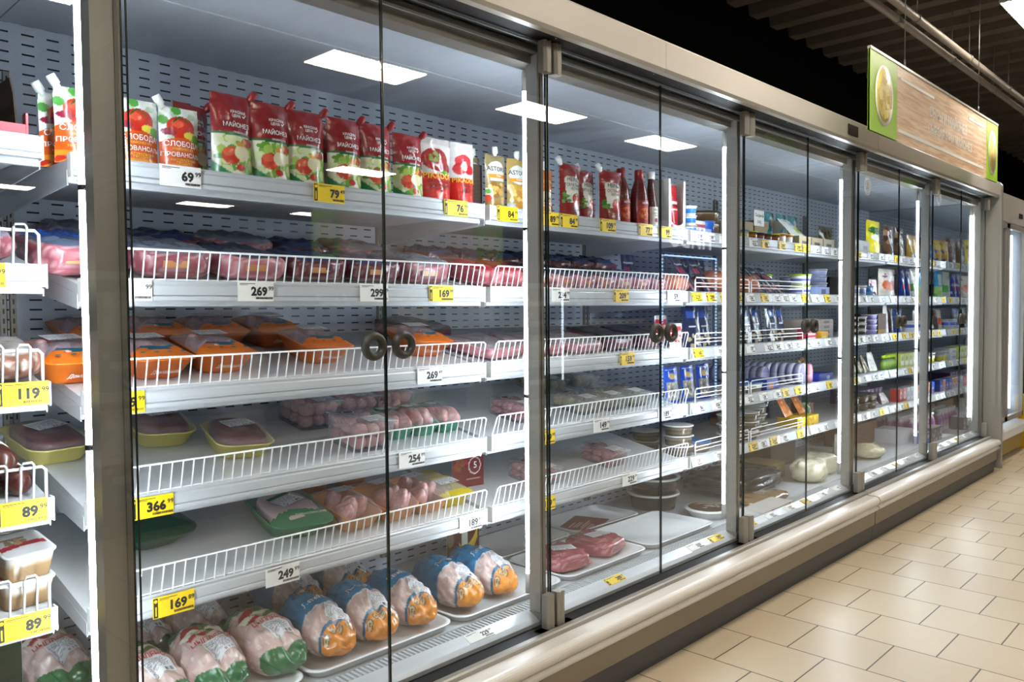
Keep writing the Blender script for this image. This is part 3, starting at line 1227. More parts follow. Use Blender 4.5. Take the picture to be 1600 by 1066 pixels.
cv = Cv('8b7b52', 48, 84)
cv.e(.5, .72, .42, .17, 'e9e6da').r(.1, .6, .9, .665, 'd58a28').fn(lambda u, v: (v > .55) & (v < .60) & (abs(u - .5) < .33), 'e9e6da')
cv.blobs(30, .1, .08, .95, .5, ['c4913a', 'a8772c', 'd8ae58', '8d6424'], .1, 6).r(0, .2, .22, .42, 'd8cfb0').e(.08, .24, .12, .06, 'c8442a').e(.1, .36, .1, .04, '4f8f3a')
ast = pouch('sauce_pouch', 'pouch', cv, .1, .2, .055, (('ASTORIA', .5, .71, .0225, 'ink_black'), ('Соус', .5, .615, .009, 'ink_white')), ('c', .5, 0., 'cap_white'), 14, 'brown sauce pouches with white caps', '7a6a44')
put(ast, (1.37, .345, SZ[0]), 'brown sauce pouch with white cap, middle of the three by the second post', .0)
put(ast, (1.335, .42, SZ[0]), 'brown sauce pouch with white cap standing behind the other two', .3)
cv = Cv('b89a58', 48, 84)
cv.e(.5, .72, .42, .17, 'ecebe6').r(.1, .6, .9, .66, 'e0942c').blobs(28, .1, .2, .95, .5, ['dba53a', 'c98b2a', 'e8c878'], .1, 8).r(0, 0, 1, .2, 'b8bcc0').e(.55, .17, .3, .08, 'd8932a').r(0, 0, 1, .05, 'c9a030')
ast2 = pouch('sauce_pouch', 'pouch', cv, .1, .2, .055, (('ASTORIA', .5, .71, .0225, 'ink_black'), ('Сырный', .5, .612, .009, 'ink_white')), ('c', .5, 0., 'cap_white'), 31, 'brown sauce pouches with white caps', '9a8248')
put(ast2, (1.485, .35, SZ[0]), 'golden sauce pouch with white cap just left of the second post', -.05)
cv = Cv('dd7a1e', 40, 84)
cv.r(0, .28, 1, .62, 'e8d4b4').e(.3, .18, .35, .09, 'f2dfc0').e(.3, .18, .26, .06, 'e0a050').r(.15, .55, .85, .62, 'c96a18').blobs(6, .2, .33, .8, .42, ['7a4a20', 'c8861e'], .05, 3)
orp = pouch('sauce_pouch', 'pouch', cv, .1, .182, .055, (('ASTORIA', .5, .72, .0155, 'ink_gold'),), ('c', .5, 0, 'cap_white'), 40, 'orange sauce pouch', 'b8611a')
put(orp, (1.632, .35, SZ[0]), 'orange sauce pouch with cream band just right of the second post', .05)


def tomato_pouch(l1, l2, ink, seed):
    cv = Cv('84161a', 48, 84)
    cv.fn(lambda u, v: (v > .32) & (v < .72) & (abs(u - .5) < .33 - .14 * (.72 - v)), 'e4dfce')
    cv.e(.5, .72, .33, .09, 'e4dfce').fn(lambda u, v: (v > .79) & (abs(u - .5) < .4), '84161a').e(.62, .37, .22, .125, 'b81d18').e(.56, .41, .08, .04, 'd8543c').blobs(10, .1, .3, .3, .48, ['3f7a2c', '5c9440'], .06, seed)
    cv.fn(lambda u, v: (abs(u - .62) < .12) & (abs(v - .48 + .3 * abs(u - .62)) < .01), '2f6a24')
    return pouch('ketchup_pouch', 'pouch', cv, .125, .21, .06, (('HEINZ', .5, .695, .0225, 'ink_black'), (l1, .5, .60, .016, ink), (l2, .56, .54, .0125, 'ink_black')), ('c', .08, -.65, 'cap_white'), seed * 3.1, 'dark red ketchup pouches', '6d1216', .03)


t1 = tomato_pouch('ТОМАТНЫЙ', 'КЕТЧУП', 'ink_black', 5)
t2 = tomato_pouch('ИТАЛЬЯНО', 'КЕТЧУП', 'ink_black', 7)
t3 = tomato_pouch('ОСТРЫЙ', 'КЕТЧУП', 'ink_red', 9)
put(t1, (1.777, .345, SZ[0]), 'dark red ketchup pouch lettered for tomato, left of the three front pouches', .05, 0, (1.05, 1, 1.04))
put(t2, (1.905, .37, SZ[0]), 'dark red ketchup pouch in the middle of the three, turned and partly covered', .15)
put(t3, (2.035, .345, SZ[0]), 'dark red ketchup pouch with red lettering for hot, right of the three front pouches', -.03, 0, (1.15, 1, 1.06))
put(t1, (1.715, .44, SZ[0]), 'dark red ketchup pouch standing behind, seen between the orange pouch and the front ketchup', .3)
put(t2, (1.99, .45, SZ[0]), 'dark red ketchup pouch standing in the second row behind the hot one', .2)


def bottle(name, prof, cols, lab=None, lz=(0, 0), lr=0, cap=None, texts=(), cat='bottle', n=24, mat='print_gloss', capmat='cap_red', group=None):
    o = MB().lathe(prof, mat, n, 0, 0, True, cols).build(name)
    ch = []
    if lab:
        mb = MB()
        mb.grid(lambda u, v: (lr * math.sin((u - .5) * 2.3), -lr * math.cos((u - .5) * 2.3), lz[0] + v * (lz[1] - lz[0])), lab.w, lab.h, 'print_matte', lab)
        for s, u0, v0, sz, mk in texts:
            mb.text(s, lambda a, b: ((lr + .0012) * math.sin((u0 - .5) * 2.3 + a / lr), -(lr + .0012) * math.cos((u0 - .5) * 2.3 + a / lr), lz[0] + v0 * (lz[1] - lz[0]) + b), sz, mk)
        ch.append(mb.build('label', o))
    if cap:
        ch.append(MB().lathe(cap, capmat, n).build('cap', o))
    thing(o, '', cat, group)
    return reg(o, *ch)


cv = Cv('a92a1c', 30, 36).r(0, .78, 1, 1, '8e1a16').e(.5, .45, .4, .25, 'd0582c').e(.4, .5, .16, .1, 'e0943c').blobs(10, .2, .3, .8, .6, ['c23a1e', 'e08a30', 'b8281a'], .1, 3)
rb = bottle('ketchup_bottle', [(.034, 0), (.038, .006), (.038, .13), (.034, .165), (.02, .205), (.016, .215), (.016, .22)], ['5e0f12'] * 7, cv, (.02, .12), .0387, [(.019, .212), (.019, .246), (.017, .25)], (('КЕТЧУП', .5, .83, .012, 'ink_white'),), group='dark red ketchup bottles')
put(rb, (2.148, .375, SZ[0]), 'dark red ketchup bottle with red cap, partly behind the hot ketchup pouch')
put(rb, (2.236, .345, SZ[0]), 'dark red ketchup bottle with orange and red label, left of the slim glass bottle')
put(rb, (2.20, .46, SZ[0]), 'dark red ketchup bottle standing in the row behind the other bottles')
cv = Cv('e6e1d2', 26, 40).e(.5, .3, .16, .12, '8e1a1a')
gb = bottle('ketchup_bottle', [(.028, 0), (.03, .005), (.03, .1), (.024, .14), (.014, .2), (.013, .225)], ['4a0b0e'] * 6, cv, (.02, .1), .0306, [(.017, .222), (.018, .25), (.016, .253)], (('HEINZ', .5, .8, .012, 'ink_black'), ('ТОМАТНЫЙ', .5, .62, .0075, 'ink_black'), ('КЕТЧУП', .5, .5, .0065, 'ink_black')), capmat='cap_white', group='slim ketchup bottle')
put(gb, (2.325, .345, SZ[0]), 'slim glass ketchup bottle with white cap and cream label at the door edge')


# --- cartons, tubs and friends
def carton(name, w, d, h, cv, side='c9c4b8', top=None, texts=(), cat='box', group=None, mat='print_matte'):
    mb = MB()
    mb.box(-w / 2, w / 2, -d / 2 + .0006, d / 2, 0, h, mat, side)
    mb.grid(lambda u, v: ((u - .5) * w, -d / 2, v * h), cv.w, cv.h, mat, cv, False)
    if top:
        mb.box(-w / 2, w / 2, -d / 2, d / 2, h, h + .0008, mat, top)
    for s, u0, v0, sz, mk in texts:
        mb.text(s, lambda a, b: ((u0 - .5) * w + a, -d / 2 - .0008, v0 * h + b), sz, mk)
    o = mb.build(name, recalc=False)
    thing(o, '', cat, group)
    return reg(o)


def tub(name, r0, r1, h, bands, lid, lidmat, n=22, cat='tub', group=None, texts=(), clear=False):
    """round pot: bands are (z-fraction, colour) going up"""
    prof, cols = [(r0 * .9, 0)], [bands[0][1]]
    for z, c in bands:
        prof.append((r0 + (r1 - r0) * z, h * z))
        cols.append(c)
    prof.append((r1, h * .97))
    cols.append(bands[-1][1])
    mb = MB().lathe(prof, 'print_gloss', n, 0, 0, True, cols)
    for s, u0, z0, sz, mk in texts:
        rr = (r0 + r1) / 2 + .0025
        mb.text(s, lambda a, b: (rr * math.sin(u0 + a / rr), -rr * math.cos(u0 + a / rr), h * z0 + b), sz, mk)
    o = mb.build(name)
    l = MB().lathe([(r1 * .98, h * .93), (r1 * 1.07, h * .94), (r1 * 1.07, h), (r1 * 1.0, h * 1.03), (r1 * .9, h * 1.025)], lidmat, n).build('lid', o)
    thing(o, '', cat, group)
    return reg(o, l)


def box_tub(name, w, d, h, cols, lidmat, cv=None, cat='tub', group=None, film=False):
    rings = [rrect(w * .84, d * .84, .012, 0), rrect(w * .85, d * .85, .014, .002), rrect(w * .92, d * .92, .016, h * .5), rrect(w * .97, d * .97, .016, h * .93)]
    o = MB().loft(rings, 'print_gloss', True, (True, True), cols).build(name)
    ch = []
    l = MB().loft([rrect(w, d, .018, h * .93), rrect(w * 1.03, d * 1.03, .018, h * .95), rrect(w * 1.03, d * 1.03, .018, h * .99), rrect(w, d, .018, h)], lidmat)
    ch.append(l.build('lid', o))
    if cv:
        ch.append(MB().grid(lambda u, v: ((u - .5) * w * .9, (v - .5) * d * .9, h + .0012), cv.w, cv.h, 'print_matte', cv, False).build('lid_print', o))
    thing(o, '', cat, group)
    return reg(o, *ch)


# display carton with one ketchup tube
wb = MB()
w_, d_, h_ = .14, .11, .237
wb.box(-w_ / 2, w_ / 2, d_ / 2 - .002, d_ / 2, 0, h_, 'cardboard_dark').box(-w_ / 2, w_ / 2, -d_ / 2, d_ / 2, 0, .002, 'paper_white')
for s in (-1, 1):
    x = s * (w_ / 2 - .001)
    wb.box(x - .001, x + .001, -d_ / 2, d_ / 2, 0, h_, 'paper_white')
    wb.add([(s * w_ / 2, -d_ / 2, 0), (s * .047, -d_ / 2, .05), (s * .050, -d_ / 2, .19), (s * .054, -d_ / 2, h_), (s * w_ / 2, -d_ / 2, h_)], [(0, 1, 2, 3, 4)], 'paper_white')
wb.add([(-w_ / 2, -d_ / 2, 0), (w_ / 2, -d_ / 2, 0), (.047, -d_ / 2, .05), (.028, -d_ / 2, .038), (0, -d_ / 2, .034), (-.028, -d_ / 2, .038), (-.047, -d_ / 2, .05)], [(0, 1, 2, 3, 4, 5, 6)], 'paper_white')
wb.box(-.05, -.03, -d_ / 2 - .0005, -d_ / 2, .02, .036, 'ink_red')
wb.build('display_carton', None, (2.512, .385, SZ[0]))
thing(bpy.data.objects['display_carton'], 'white display carton with arched window, right of the ketchup bottles', 'box')
cv = Cv('a81a22', 24, 60).r(0, .55, 1, .6, '7a1016').r(.2, .62, .8, .66, 'e8d0d0').r(.2, .48, .8, .51, 'e8d0d0')
tb = pouch('ketchup_tube', 'tube', cv, .075, .215, .05, (), None, 4, None, '8d1219', .02)
put(tb, (2.522, .362, SZ[0] + .0025), 'red ketchup pouch standing inside the white display carton')

cup = tub('yogurt_cup', .026, .033, .042, [(.05, 'e8ecf2'), (.2, 'e8ecf2'), (.22, '2a6fc0'), (.7, '3a86d8'), (.72, 'e8ecf2'), (1, 'f2f4f6')], 1, 'lid_white', group='small white and blue cups')
for k in range(3):
    put(cup, (2.622, .335, SZ[0] + k * .0437), f'small white and blue cup, {("bottom", "middle", "top")[k]} of the stack beside the white display carton')
cv = Cv('efeff2', 26, 20).r(0, .6, 1, .8, 'd86070').r(.1, .3, .9, .4, '8a9ad0').blobs(8, .1, .1, .9, .5, ['e8a0a8', '9aa8d8'], .08, 2)
wp = carton('cheese_pack', .09, .07, .068, cv, 'e6e6ea', 'd8dcea', group=None)
put(wp, (2.70, .36, SZ[0]), 'white and pink printed cheese pack left of the blue pot')
bl = tub('cream_pot', .036, .043, .072, [(.05, '1c52a8'), (.9, '2460bc'), (1, 'e0e4ea')], 1, 'lid_blue')
put(bl, (2.79, .35, SZ[0]), 'solid blue round pot at the right end of the ketchup shelf')
bt = tub('butter_tub', .098, .102, .056, [(.05, '9a7a58'), (.7, '8a6a4a'), (.72, 'd8c8b0'), (.8, 'd8c8b0'), (.82, '8a6a4a'), (1, '8a6a4a')], 1, 'lid_dark', 26)
for k in range(3):
    put(bt, (3.19, .62, SZ[0] + k * .0578), f'wide brown round tub, {("bottom", "middle", "top")[k]} of the stack at the back of the top shelf', group='wide brown tubs')


# --- meat
def marble(seed, cs, sc=5.):
    C3 = [np.array(lin(c)) for c in cs]

    def f(x, y, z):
        n = noise.noise(Vector((x * sc + seed, y * sc * 1.3, z * sc * .8 + seed))) * .5 + .5
        n2 = noise.noise(Vector((x * sc * 2.7, y * sc * 2.3 + seed, z * sc * 2))) * .5 + .5
        c = C3[0] * n + C3[1] * (1 - n)
        if n2 > .62:
            c = c * .4 + C3[2] * .6
        return tuple(c)
    return f


RED = ('8e3a44', 'b8707a', 'd8b4b4')
DARK = ('5a2428', '83454a', 'a88484')
PINK = ('c98a8e', 'dba8a6', 'e8ccc4')
PORK = ('b8606a', 'd49098', 'ecc8c4')


def slab(name, w, d, h, seed, cs, top='59647c', stripe=None, tag=True, group=None, e1=.55, e2=.45, cover=.62):
    f = marble(seed, cs)

    def colfn(x, y, z):
        if z > cover and abs(x) < .97:
            if stripe and -.35 < y < .9:
                return lin(stripe) if abs(x) < .85 else lin(top)
            k = noise.noise(Vector((x * 9 + seed, y * 12, 3))) * .2 + 1
            return tuple(q * k for q in lin(top))
        return f(x, y, z)
    mb = MB()
    superell(mb, w, d, h, 'meat', 40, 22, e1, e2, colfn, .14, 16, seed)
    o = mb.build(name)
    ch = []
    if tag:
        ch.append(MB().box(-w * .22, w * .12, -d / 2 - .002, -d / 2 - .0005, h * .42, h * .62, 'tray_peach').build('price_sticker', o))
    thing(o, '', 'meat pack', group)
    return reg(o, *ch)


vp = [slab('vacuum_packed_meat', .2, .3, .078, 1.3, RED, '525d74', '1f4fa8'), slab('vacuum_packed_meat', .2, .3, .074, 4.1, RED, '6a7180', None),
      slab('vacuum_packed_meat', .19, .3, .07, 7.7, PORK, '4a4e5c', '2a3350'), slab('vacuum_packed_meat', .19, .28, .068, 9.9, DARK, '33406a', '26355f')]
g2 = 'vacuum packed meat on the second shelf'
spec = [(.03, 0, 'vacuum pack of red meat with bright blue top label, hidden partly by the first post'), (.245, 1, 'vacuum pack of red meat with pale grey top film above the 269 tag side'),
        (.458, 2, 'vacuum pack of pink meat above the white 269 tag'), (.662, 3, 'dark vacuum pack of meat with navy top film, left of the 299 tag'),
        (.862, 3, 'dark vacuum pack of meat right of the first door edge on the second shelf'), (1.062, 1, 'vacuum pack of brown meat with shiny film above the yellow 169 tag')]
for x, k, lb in spec:
    put(vp[k], (x, .46, SZ[1]), lb, .012 * (k - 1), 0, (.95, .86, 1.15), g2)
for k in range(5):
    put(vp[(k * 2 + 1) % 4], (.14 + k * .215, .715, SZ[1]), f'vacuum pack of meat in the back row of the second shelf, {ORD[k]} from the left', .04, 0, (1, .66, 1.25), g2)
bagr = slab('minced_meat_bag', .1, .26, .075, 6.2, ('b8424c', 'd87a80', 'ecb8b8'), 'a82a30', None, False, e2=.6)
for k in range(9):
    x = 1.315 + k * .125
    red = k < 2
    put(bagr if red else vp[2], (x + .02, .43, SZ[1]), f"{'bright red capped minced meat pack' if red else 'flat vacuum pack of pink meat strips'} beside the second post, {ORD[k if red else k - 2]} from the left",
        0, 0, None if red else (.6, .85, .95), 'meat packs right of the second shelf joint')
for k in range(7):
    put(vp[3], (1.36 + k * .165, .70, SZ[1]), f'dark flat meat pack in the second bay back row, {ORD[k]} from the left', 0, 0, (.8, .7, 1.35), 'meat packs right of the second shelf joint')


def tray(mb, w, d, h, mat, r=.03, lip=.005, base=.78, z0=0.):
    rings = [rrect(w * base, d * base, r * .8, z0), rrect(w * (base + .05), d * (base + .05), r * .85, z0 + .003), rrect(w * .96, d * .96, r, z0 + h - .003), rrect(w, d, r, z0 + h - .003),
             rrect(w, d, r, z0 + h), rrect(w - 2 * lip, d - 2 * lip, r * .95, z0 + h), rrect(w * (base + .03), d * (base + .03), r * .8, z0 + .006)]
    return mb.loft(rings, mat, True, (True, True))


def dome(mb, w, d, z, rise, matfn, r=.03, n=10, m=8, fall=2.2):
    base = rrect(w, d, r, 0, m)
    k = len(base)
    vs, fs, mt = [], [], []
    for j in range(n + 1):
        s = 1 - j / n
        for i, (x, y, _) in enumerate(base):
            wob = noise.noise(Vector((x * s * 22, y * s * 22, rise * 90))) * .006 * (1 - s ** 4)
            vs.append((x * s, y * s, z + rise * (1 - s ** fall) + wob))
    for j in range(n):
        for i in range(k):
            f = (j * k + i, j * k + (i + 1) % k, (j + 1) * k + (i + 1) % k, (j + 1) * k + i)
            fs.append(f)
            cx = sum(vs[q][0] for q in f) / 4
            cy = sum(vs[q][1] for q in f) / 4
            mt.append(matfn(cx / w * 2, cy / d * 2))
    return mb.add(vs, fs, mt, True)


def lumps(o, name, w, d, h, n, seed, cs, z0=.006, legs=False):
    mb = MB()
    q = random.Random(seed)
    for i in range(n):
        f = marble(seed + i * 3.3, cs, 3)
        x = (i + .5) / n * w - w / 2 if n <= 3 else q.uniform(-.36, .36) * w
        y = q.uniform(-.08, .08) * d if n <= 3 else q.uniform(-.36, .36) * d
        lw, ld = (w / n * 1.12, d * .92) if n <= 3 else (w * q.uniform(.34, .46), d * q.uniform(.28, .42))
        shp = (lambda X, Y, Z: 1.0 + .25 * (-Y)) if legs else None
        superell(mb, lw, ld, h * q.uniform(.88, 1.08), 'meat', 22, 14, .85, .8, f, .22, 18, seed + i, z0, x, y, q.uniform(-.25, .25), shp)
    return mb.build(name, o)


def orange_pack(seed, w=.158, d=.235, h=.05):
    o = tray(MB(), w, d, h, 'tray_orange', .03, .004, .62).build('poultry_tray')
    a = lumps(o, 'chicken_pieces', w * .66, d * .70, .05, 6, seed, PINK, .012)

    def mf(x, y):
        e = -.42 + .22 * abs(x)
        return 'tray_orange' if y < e - .14 else ('tray_teal' if y < e else 'film_grey')
    b_ = dome(MB(), w * 1.0, d * 1.0, h - .001, .02, mf)
    for t in (-.3, -.1, .1, .3):
        b_.lathe([(.0058, .0005), (.0058, .0010)], 'tray_teal', 12, t * w, -.385 * d)
        for i in range(24):
            b_.v[-1 - i] = (b_.v[-1 - i][0], b_.v[-1 - i][1], b_.v[-1 - i][2] + h + .0115)
    b_ = b_.build('printed_film', o)
    s = sticker(.08, .055, seed, o, (.0, .03, h + .0235), .1)
    t = MB().text('Домашняя', lambda a_, c: (a_ + c * .25, -d * .30 - d * .195 * (.35 + (c + .018) / h) - .0035, .018 + c), .013, 'ink_white').build('lettering', o)
    thing(o, '', 'poultry pack', 'orange poultry trays on the third shelf')
    return reg(o, a, b_, s, t)


op = [orange_pack(3), orange_pack(17)]
for k, (x, y, rz, lb) in enumerate(((.022, .47, .05, 'orange tray of poultry seen left of the first post, behind the yellow 119 tag'), (.212, .46, .0, 'orange tray of poultry right of the first post, front row'),
                                    (.395, .48, -.05, 'orange tray of poultry second right of the first post, front row'), (.735, .51, -.1, 'lone orange tray of poultry just left of the ring handles'),
                                    (1.225, .515, -.15, 'lone orange tray of poultry right of the ring handles, turned at an angle'))):
    put(op[k % 2], (min(x, 1.15), y, SZ[2]), lb, rz, 0, (1.05, 1, 1.2))
for k, (x, z, lb) in enumerate(((.16, 0, 'orange tray of poultry in the back row, leftmost'), (.335, 0, 'orange tray of poultry in the back row, second from the left'), (.51, 0, 'orange tray of poultry in the back row, third from the left'),
                                (.70, 0, 'orange tray of poultry in the back row, rightmost'))):
    put(op[(k + 1) % 2], (x, .725, SZ[2]), lb, .03, 0, (1.06, .9, 1.2))
fl = slab('flat_meat_pack', .21, .24, .05, 12.1, PORK, 'a89a9c', None, False, None, .4, .3)
for k, (x, y, lb) in enumerate(((1.40, .45, 'flat pink meat pack behind the second post on the third shelf'), (1.64, .45, 'flat pink meat pack right of the second post on the third shelf'),
                                (1.87, .45, 'flat pink meat pack above the yellow 159 tag'), (2.10, .46, 'flat dark meat pack near the second door edge on the third shelf'),
                                (2.34, .46, 'flat dark meat pack by the right end of the third shelf wire guard'))):
    if k == 3:
        fl = slab('flat_meat_pack', .21, .24, .06, 15.1, DARK, '3a3438', None, False, None, .4, .3)
    put(fl, (x, y, SZ[2]), lb, (.1, -.1, .05, 0, .08)[k], 0, None, 'flat meat packs on the third shelf')
put(fl, (1.30, .72, SZ[2]), 'flat dark meat pack lying at the back near the shelf joint, third shelf', .4)


# liver in yellow trays
def liver(seed):
    w, d, h = .165, .24, .048
    o = tray(MB(), w, d, h, 'tray_yellow', .045, .004, .72).build('liver_tray')
    f = marble(seed, ('6b4848', '7d5a58', '8e6c68'), 2)
    mb = MB()
    superell(mb, w * .82, d * .86, .045, 'meat_dull', 32, 14, .5, .55, f, .05, 10, seed, .02)
    a = mb.build('liver', o)
    b_ = dome(MB(), w * .99, d * .99, h, .018, lambda x, y: 'film', .045).build('film', o)
    s = sticker(.085, .06, seed, o, (.005, .02, h + .0215), .3)
    thing(o, '', 'liver pack', 'yellow liver trays on the fourth shelf')
    return reg(o, a, b_, s)


lv = liver(5)
put(lv, (.03, .66, SZ[3]), 'yellow tray of liver seen left of the first post behind the looped guard', .1)
put(lv, (.325, .68, SZ[3]), 'yellow tray of liver right of the first post, the left of two', -.15)
put(lv, (.478, .515, SZ[3]), 'yellow tray of liver standing nearer the shelf front, the right of two', -.2)


def clear_box(seed, cs=PINK, w=.15, d=.17, h=.088, logo='8a1f2a', name='clear_meat_box', full=.9, dark=False):
    o = MB()
    o.loft([rrect(w * .9, d * .9, .015, .0), rrect(w * .92, d * .92, .016, .003), rrect(w * .97, d * .97, .018, h - .004), rrect(w * 1.05, d * 1.05, .018, h - .003), rrect(w * 1.05, d * 1.05, .018, h)], 'pet', True, (True, True))
    o = o.build(name)
    mb = MB()
    q = random.Random(seed)
    for j in range(2 if h > .06 else 1):
        for ix in range(3):
            for iy in range(3):
                f = marble(seed + ix * 2.2 + iy * 5.1 + j, cs, 2.5)
                superell(mb, w * .31, d * .31, h * full * (.5 if h > .06 else .95), 'meat', 16, 10, .8, .75, f, .2, 22, seed + ix + iy * 3, .004 + j * h * .42, (ix - 1) * w * .29, (iy - 1) * d * .29, q.uniform(-.3, .3))
    a = mb.build('chicken_pieces', o)
    p = MB()
    p.lathe([(.026, h + .0008), (.026, h + .0012)], 'ink_maroon', 20, -.02, .04)
    p.lathe([(.022, h + .0013), (.022, h + .0016)], 'ink_white', 20, -.02, .04)
    p.lathe([(.019, h + .0017), (.019, h + .002)], 'ink_maroon', 20, -.02, .04)
    for m in range(len(p.v)):
        x, y, z = p.v[m]
        p.v[m] = (x, y * .6 + .02, z)
    p = p.build('lid_print', o)
    s = sticker(.075, .05, seed, o, (.02, -.035, h + .001), .05)
    thing(o, '', 'meat box', 'clear boxes of chicken on the fourth shelf')
    return reg(o, a, p, s)


cb = [clear_box(2), clear_box(11)]
for k, (x, y, z, lb) in enumerate(((.832, .415, 0, 'clear box of chicken pieces nearest the front, left of the door edge'), (.80, .65, 0, 'clear box of chicken pieces at the back left of its cluster'),
                                   (.965, .66, 0, 'clear box of chicken pieces at the back, second from the left'), (1.13, .68, 0, 'clear box of chicken pieces at the back, third from the left'),
                                   (.98, .755, .0, 'skip box of chicken pieces at the back right of its cluster'), (1.005, .70, .09, 'clear box of chicken pieces stacked on top at the back, left'),
                                   (1.17, .72, .09, 'clear box of chicken pieces stacked on top at the back, right'))):
    if z or lb.startswith('skip'):
        continue
    put(cb[k % 2], (x, y, SZ[3] + z), lb, .02)


def leg_tray(seed, mat, w=.118, d=.2, h=.042, cs=PINK, grp='green trays of chicken legs', head='3f9a54', n=2, nm='chicken_leg_tray'):
    o = tray(MB(), w, d, h, mat, .022, .004, .74).build(nm)
    a = lumps(o, 'chicken_legs', w * .86, d * .86, .066, n, seed, cs, .008, True)
    b_ = dome(MB(), w * .99, d * .99, h, .034, lambda x, y: 'film', .022, fall=3.2).build('film', o)
    s = sticker(.07, .05, seed, o, (.0, d * .12, h + .035), .1, -.15, head)
    thing(o, '', 'poultry pack', grp)
    return reg(o, a, b_, s)


lt = [leg_tray(4, 'tray_mint'), leg_tray(9, 'tray_mint')]
for k, x in enumerate((.975, 1.08, 1.185)):
    put(lt[k % 2], (x, .47, SZ[3]), f'mint green tray of chicken legs above the 254 tag, {ORD[k]} from the left', .03, 0, (.86, 1, 1))
put(lt[0], (1.08, .60, SZ[3]), 'mint green tray of chicken legs tucked behind the front three', .0, 0, (.86, .3, .9))

fb = [clear_box(21, ('8a8462', 'b0a888', 'cfc8b4'), .16, .19, .058, name='clear_seafood_box'), clear_box(25, RED, .15, .17, .062, name='clear_meat_box')]
for k, (k2, x, y, z, lb) in enumerate(((1, 1.57, .45, 3, 'clear box of red meat with black label just right of the second post, fourth shelf'), (0, 1.92, .44, 3, 'clear flat box of pale pieces above the 149 tag'),
                                       (0, 2.09, .44, 3, 'clear flat box of pale pieces with orange oval, middle of three'), (0, 2.26, .44, 3, 'clear flat box of pale pieces near the door edge, right of three'),
                                       (0, 2.02, .72, 3, 'clear flat box of pale pieces at the back of the fourth shelf, left'), (0, 2.24, .72, 3, 'clear flat box of pale pieces at the back of the fourth shelf, right'),
                                       (1, 2.10, .44, 4, 'lone clear box of red meat above the 229 tag on the lowest shelf'), 
                                       (1, 1.64, .42, 4, 'clear box of dark red meat right of the second post on the lowest shelf'))):
    o = put(fb[k2], (x, y, SZ[z]), lb, .03, group='clear boxes in the second bay')

# fifth shelf, first bay
w, d, h = .2, .27, .055
o = tray(MB(), w, d, h, 'tray_green', .05, .004, .66).build('poultry_tray')
cvf = marble(3, ('d8b4b8', 'e0c4c4', 'ead6d0'), 1.5)
mb = MB()
superell(mb, w * .78, d * .8, .045, 'meat_dull', 30, 14, .5, .6, cvf, .05, 10, 3, .026)
a = mb.build('chicken_fillet', o)
b_ = dome(MB(), w * .995, d * .995, h, .022, lambda x, y: 'tray_green' if y < -.42 - .25 * x * x else 'film', .05).build('printed_film', o)
s = sticker(.09, .07, 6, o, (-.01, .01, h + .0245), .5, 0, '1f5f3c')
t = MB().text('ТУРБАСЛИНСКИЕ', lambda p, q: (p + .03, -.09 + q, h + .014 + q * .3), .011, 'ink_white').build('lettering', o)
gp = reg(thing(o, '', 'poultry pack', 'poultry trays on the lowest shelf'), a, b_, s, t)
put(gp, (.62, .485, SZ[4]), 'white and green topped chicken tray above the 249 tag', -.12)
dk = tray(MB(), .2, .27, .05, 'tray_green', .05, .004, .6).build('poultry_tray')
P('tray_bottle_green', '124a34', .3, 0, .04)
dk.data.materials[0] = MATS['tray_bottle_green']
b_ = dome(MB(), .198, .268, .05, .02, lambda x, y: 'tray_bottle_green', .05).build('printed_film', dk)
s = sticker(.085, .06, 8, dk, (-.03, .0, .0725), .3)
dk = reg(thing(dk, '', 'poultry pack', 'poultry trays on the lowest shelf'), b_, s)
put(dk, (.245, .60, SZ[4]), 'dark green poultry tray at the back beside the first post, under the 366 tag', .1)
pt = [leg_tray(31, 'tray_peach', .135, .22, .045, PINK, 'orange trays of chicken thighs', None, 5, 'chicken_thigh_tray'), leg_tray(37, 'tray_peach', .135, .22, .045, PINK, 'orange trays of chicken thighs', None, 4, 'chicken_thigh_tray')]
for k, (x, y, lb) in enumerate(((.79, .44, 'orange tray of chicken thighs in the front row, left of the door edge'), (.935, .44, 'orange tray of chicken thighs in the front row, just right of the door edge'),
                                (1.07, .44, 'orange tray of chicken thighs in the front row, beside the yellow tray'), (.66, .735, 'orange tray of chicken in the back row, left'),
                                (.82, .735, 'orange tray of chicken in the back row, middle'), (.98, .735, 'orange tray of chicken in the back row, right'))):
    put(pt[k % 2], (x, y, SZ[4]), lb, .04, 0, (1, 1, 1.15) if k < 3 else (1.05, .85, 1.5))
yt = tray(MB(), .14, .24, .05, 'tray_lemon', .03, .004, .74).build('poultry_tray')
a = lumps(yt, 'chicken_pieces', .11, .19, .048, 4, 41, ('a08a4a', 'c0a860', '8a7a3a'), .008)
b_ = dome(MB(), .139, .239, .05, .015, lambda x, y: 'tray_lemon' if (y > .55 or y < -.72) else 'film_grey', .03).build('printed_film', yt)
s = sticker(.085, .06, 12, yt, (.01, -.02, .0675), .05, 0, 'd8c060')
put(reg(thing(yt, '', 'poultry pack', 'poultry trays on the lowest shelf'), a, b_, s), (1.175, .45, SZ[4]), 'yellow poultry tray at the right end of the first bay, before the maroon board')


# --- advert boards standing among the packs
def board(cv, w, h, texts, loc, label, rz=0., mat='print_matte', edge='paper_white', lean=0.):
    mb = MB().box(-w / 2, w / 2, 0, .003, 0, h, edge)
    mb.grid(lambda u, v: ((u - .5) * w, -.0004, v * h), cv.w, cv.h, mat, cv, False)
    for s, u0, v0, sz, mk in texts:
        mb.text(s, lambda a, b: ((u0 - .5) * w + a, -.0009, v0 * h + b), sz, mk)
    return thing(mb.build('advert_board', None, loc, rz, lean, recalc=False), label, 'board')


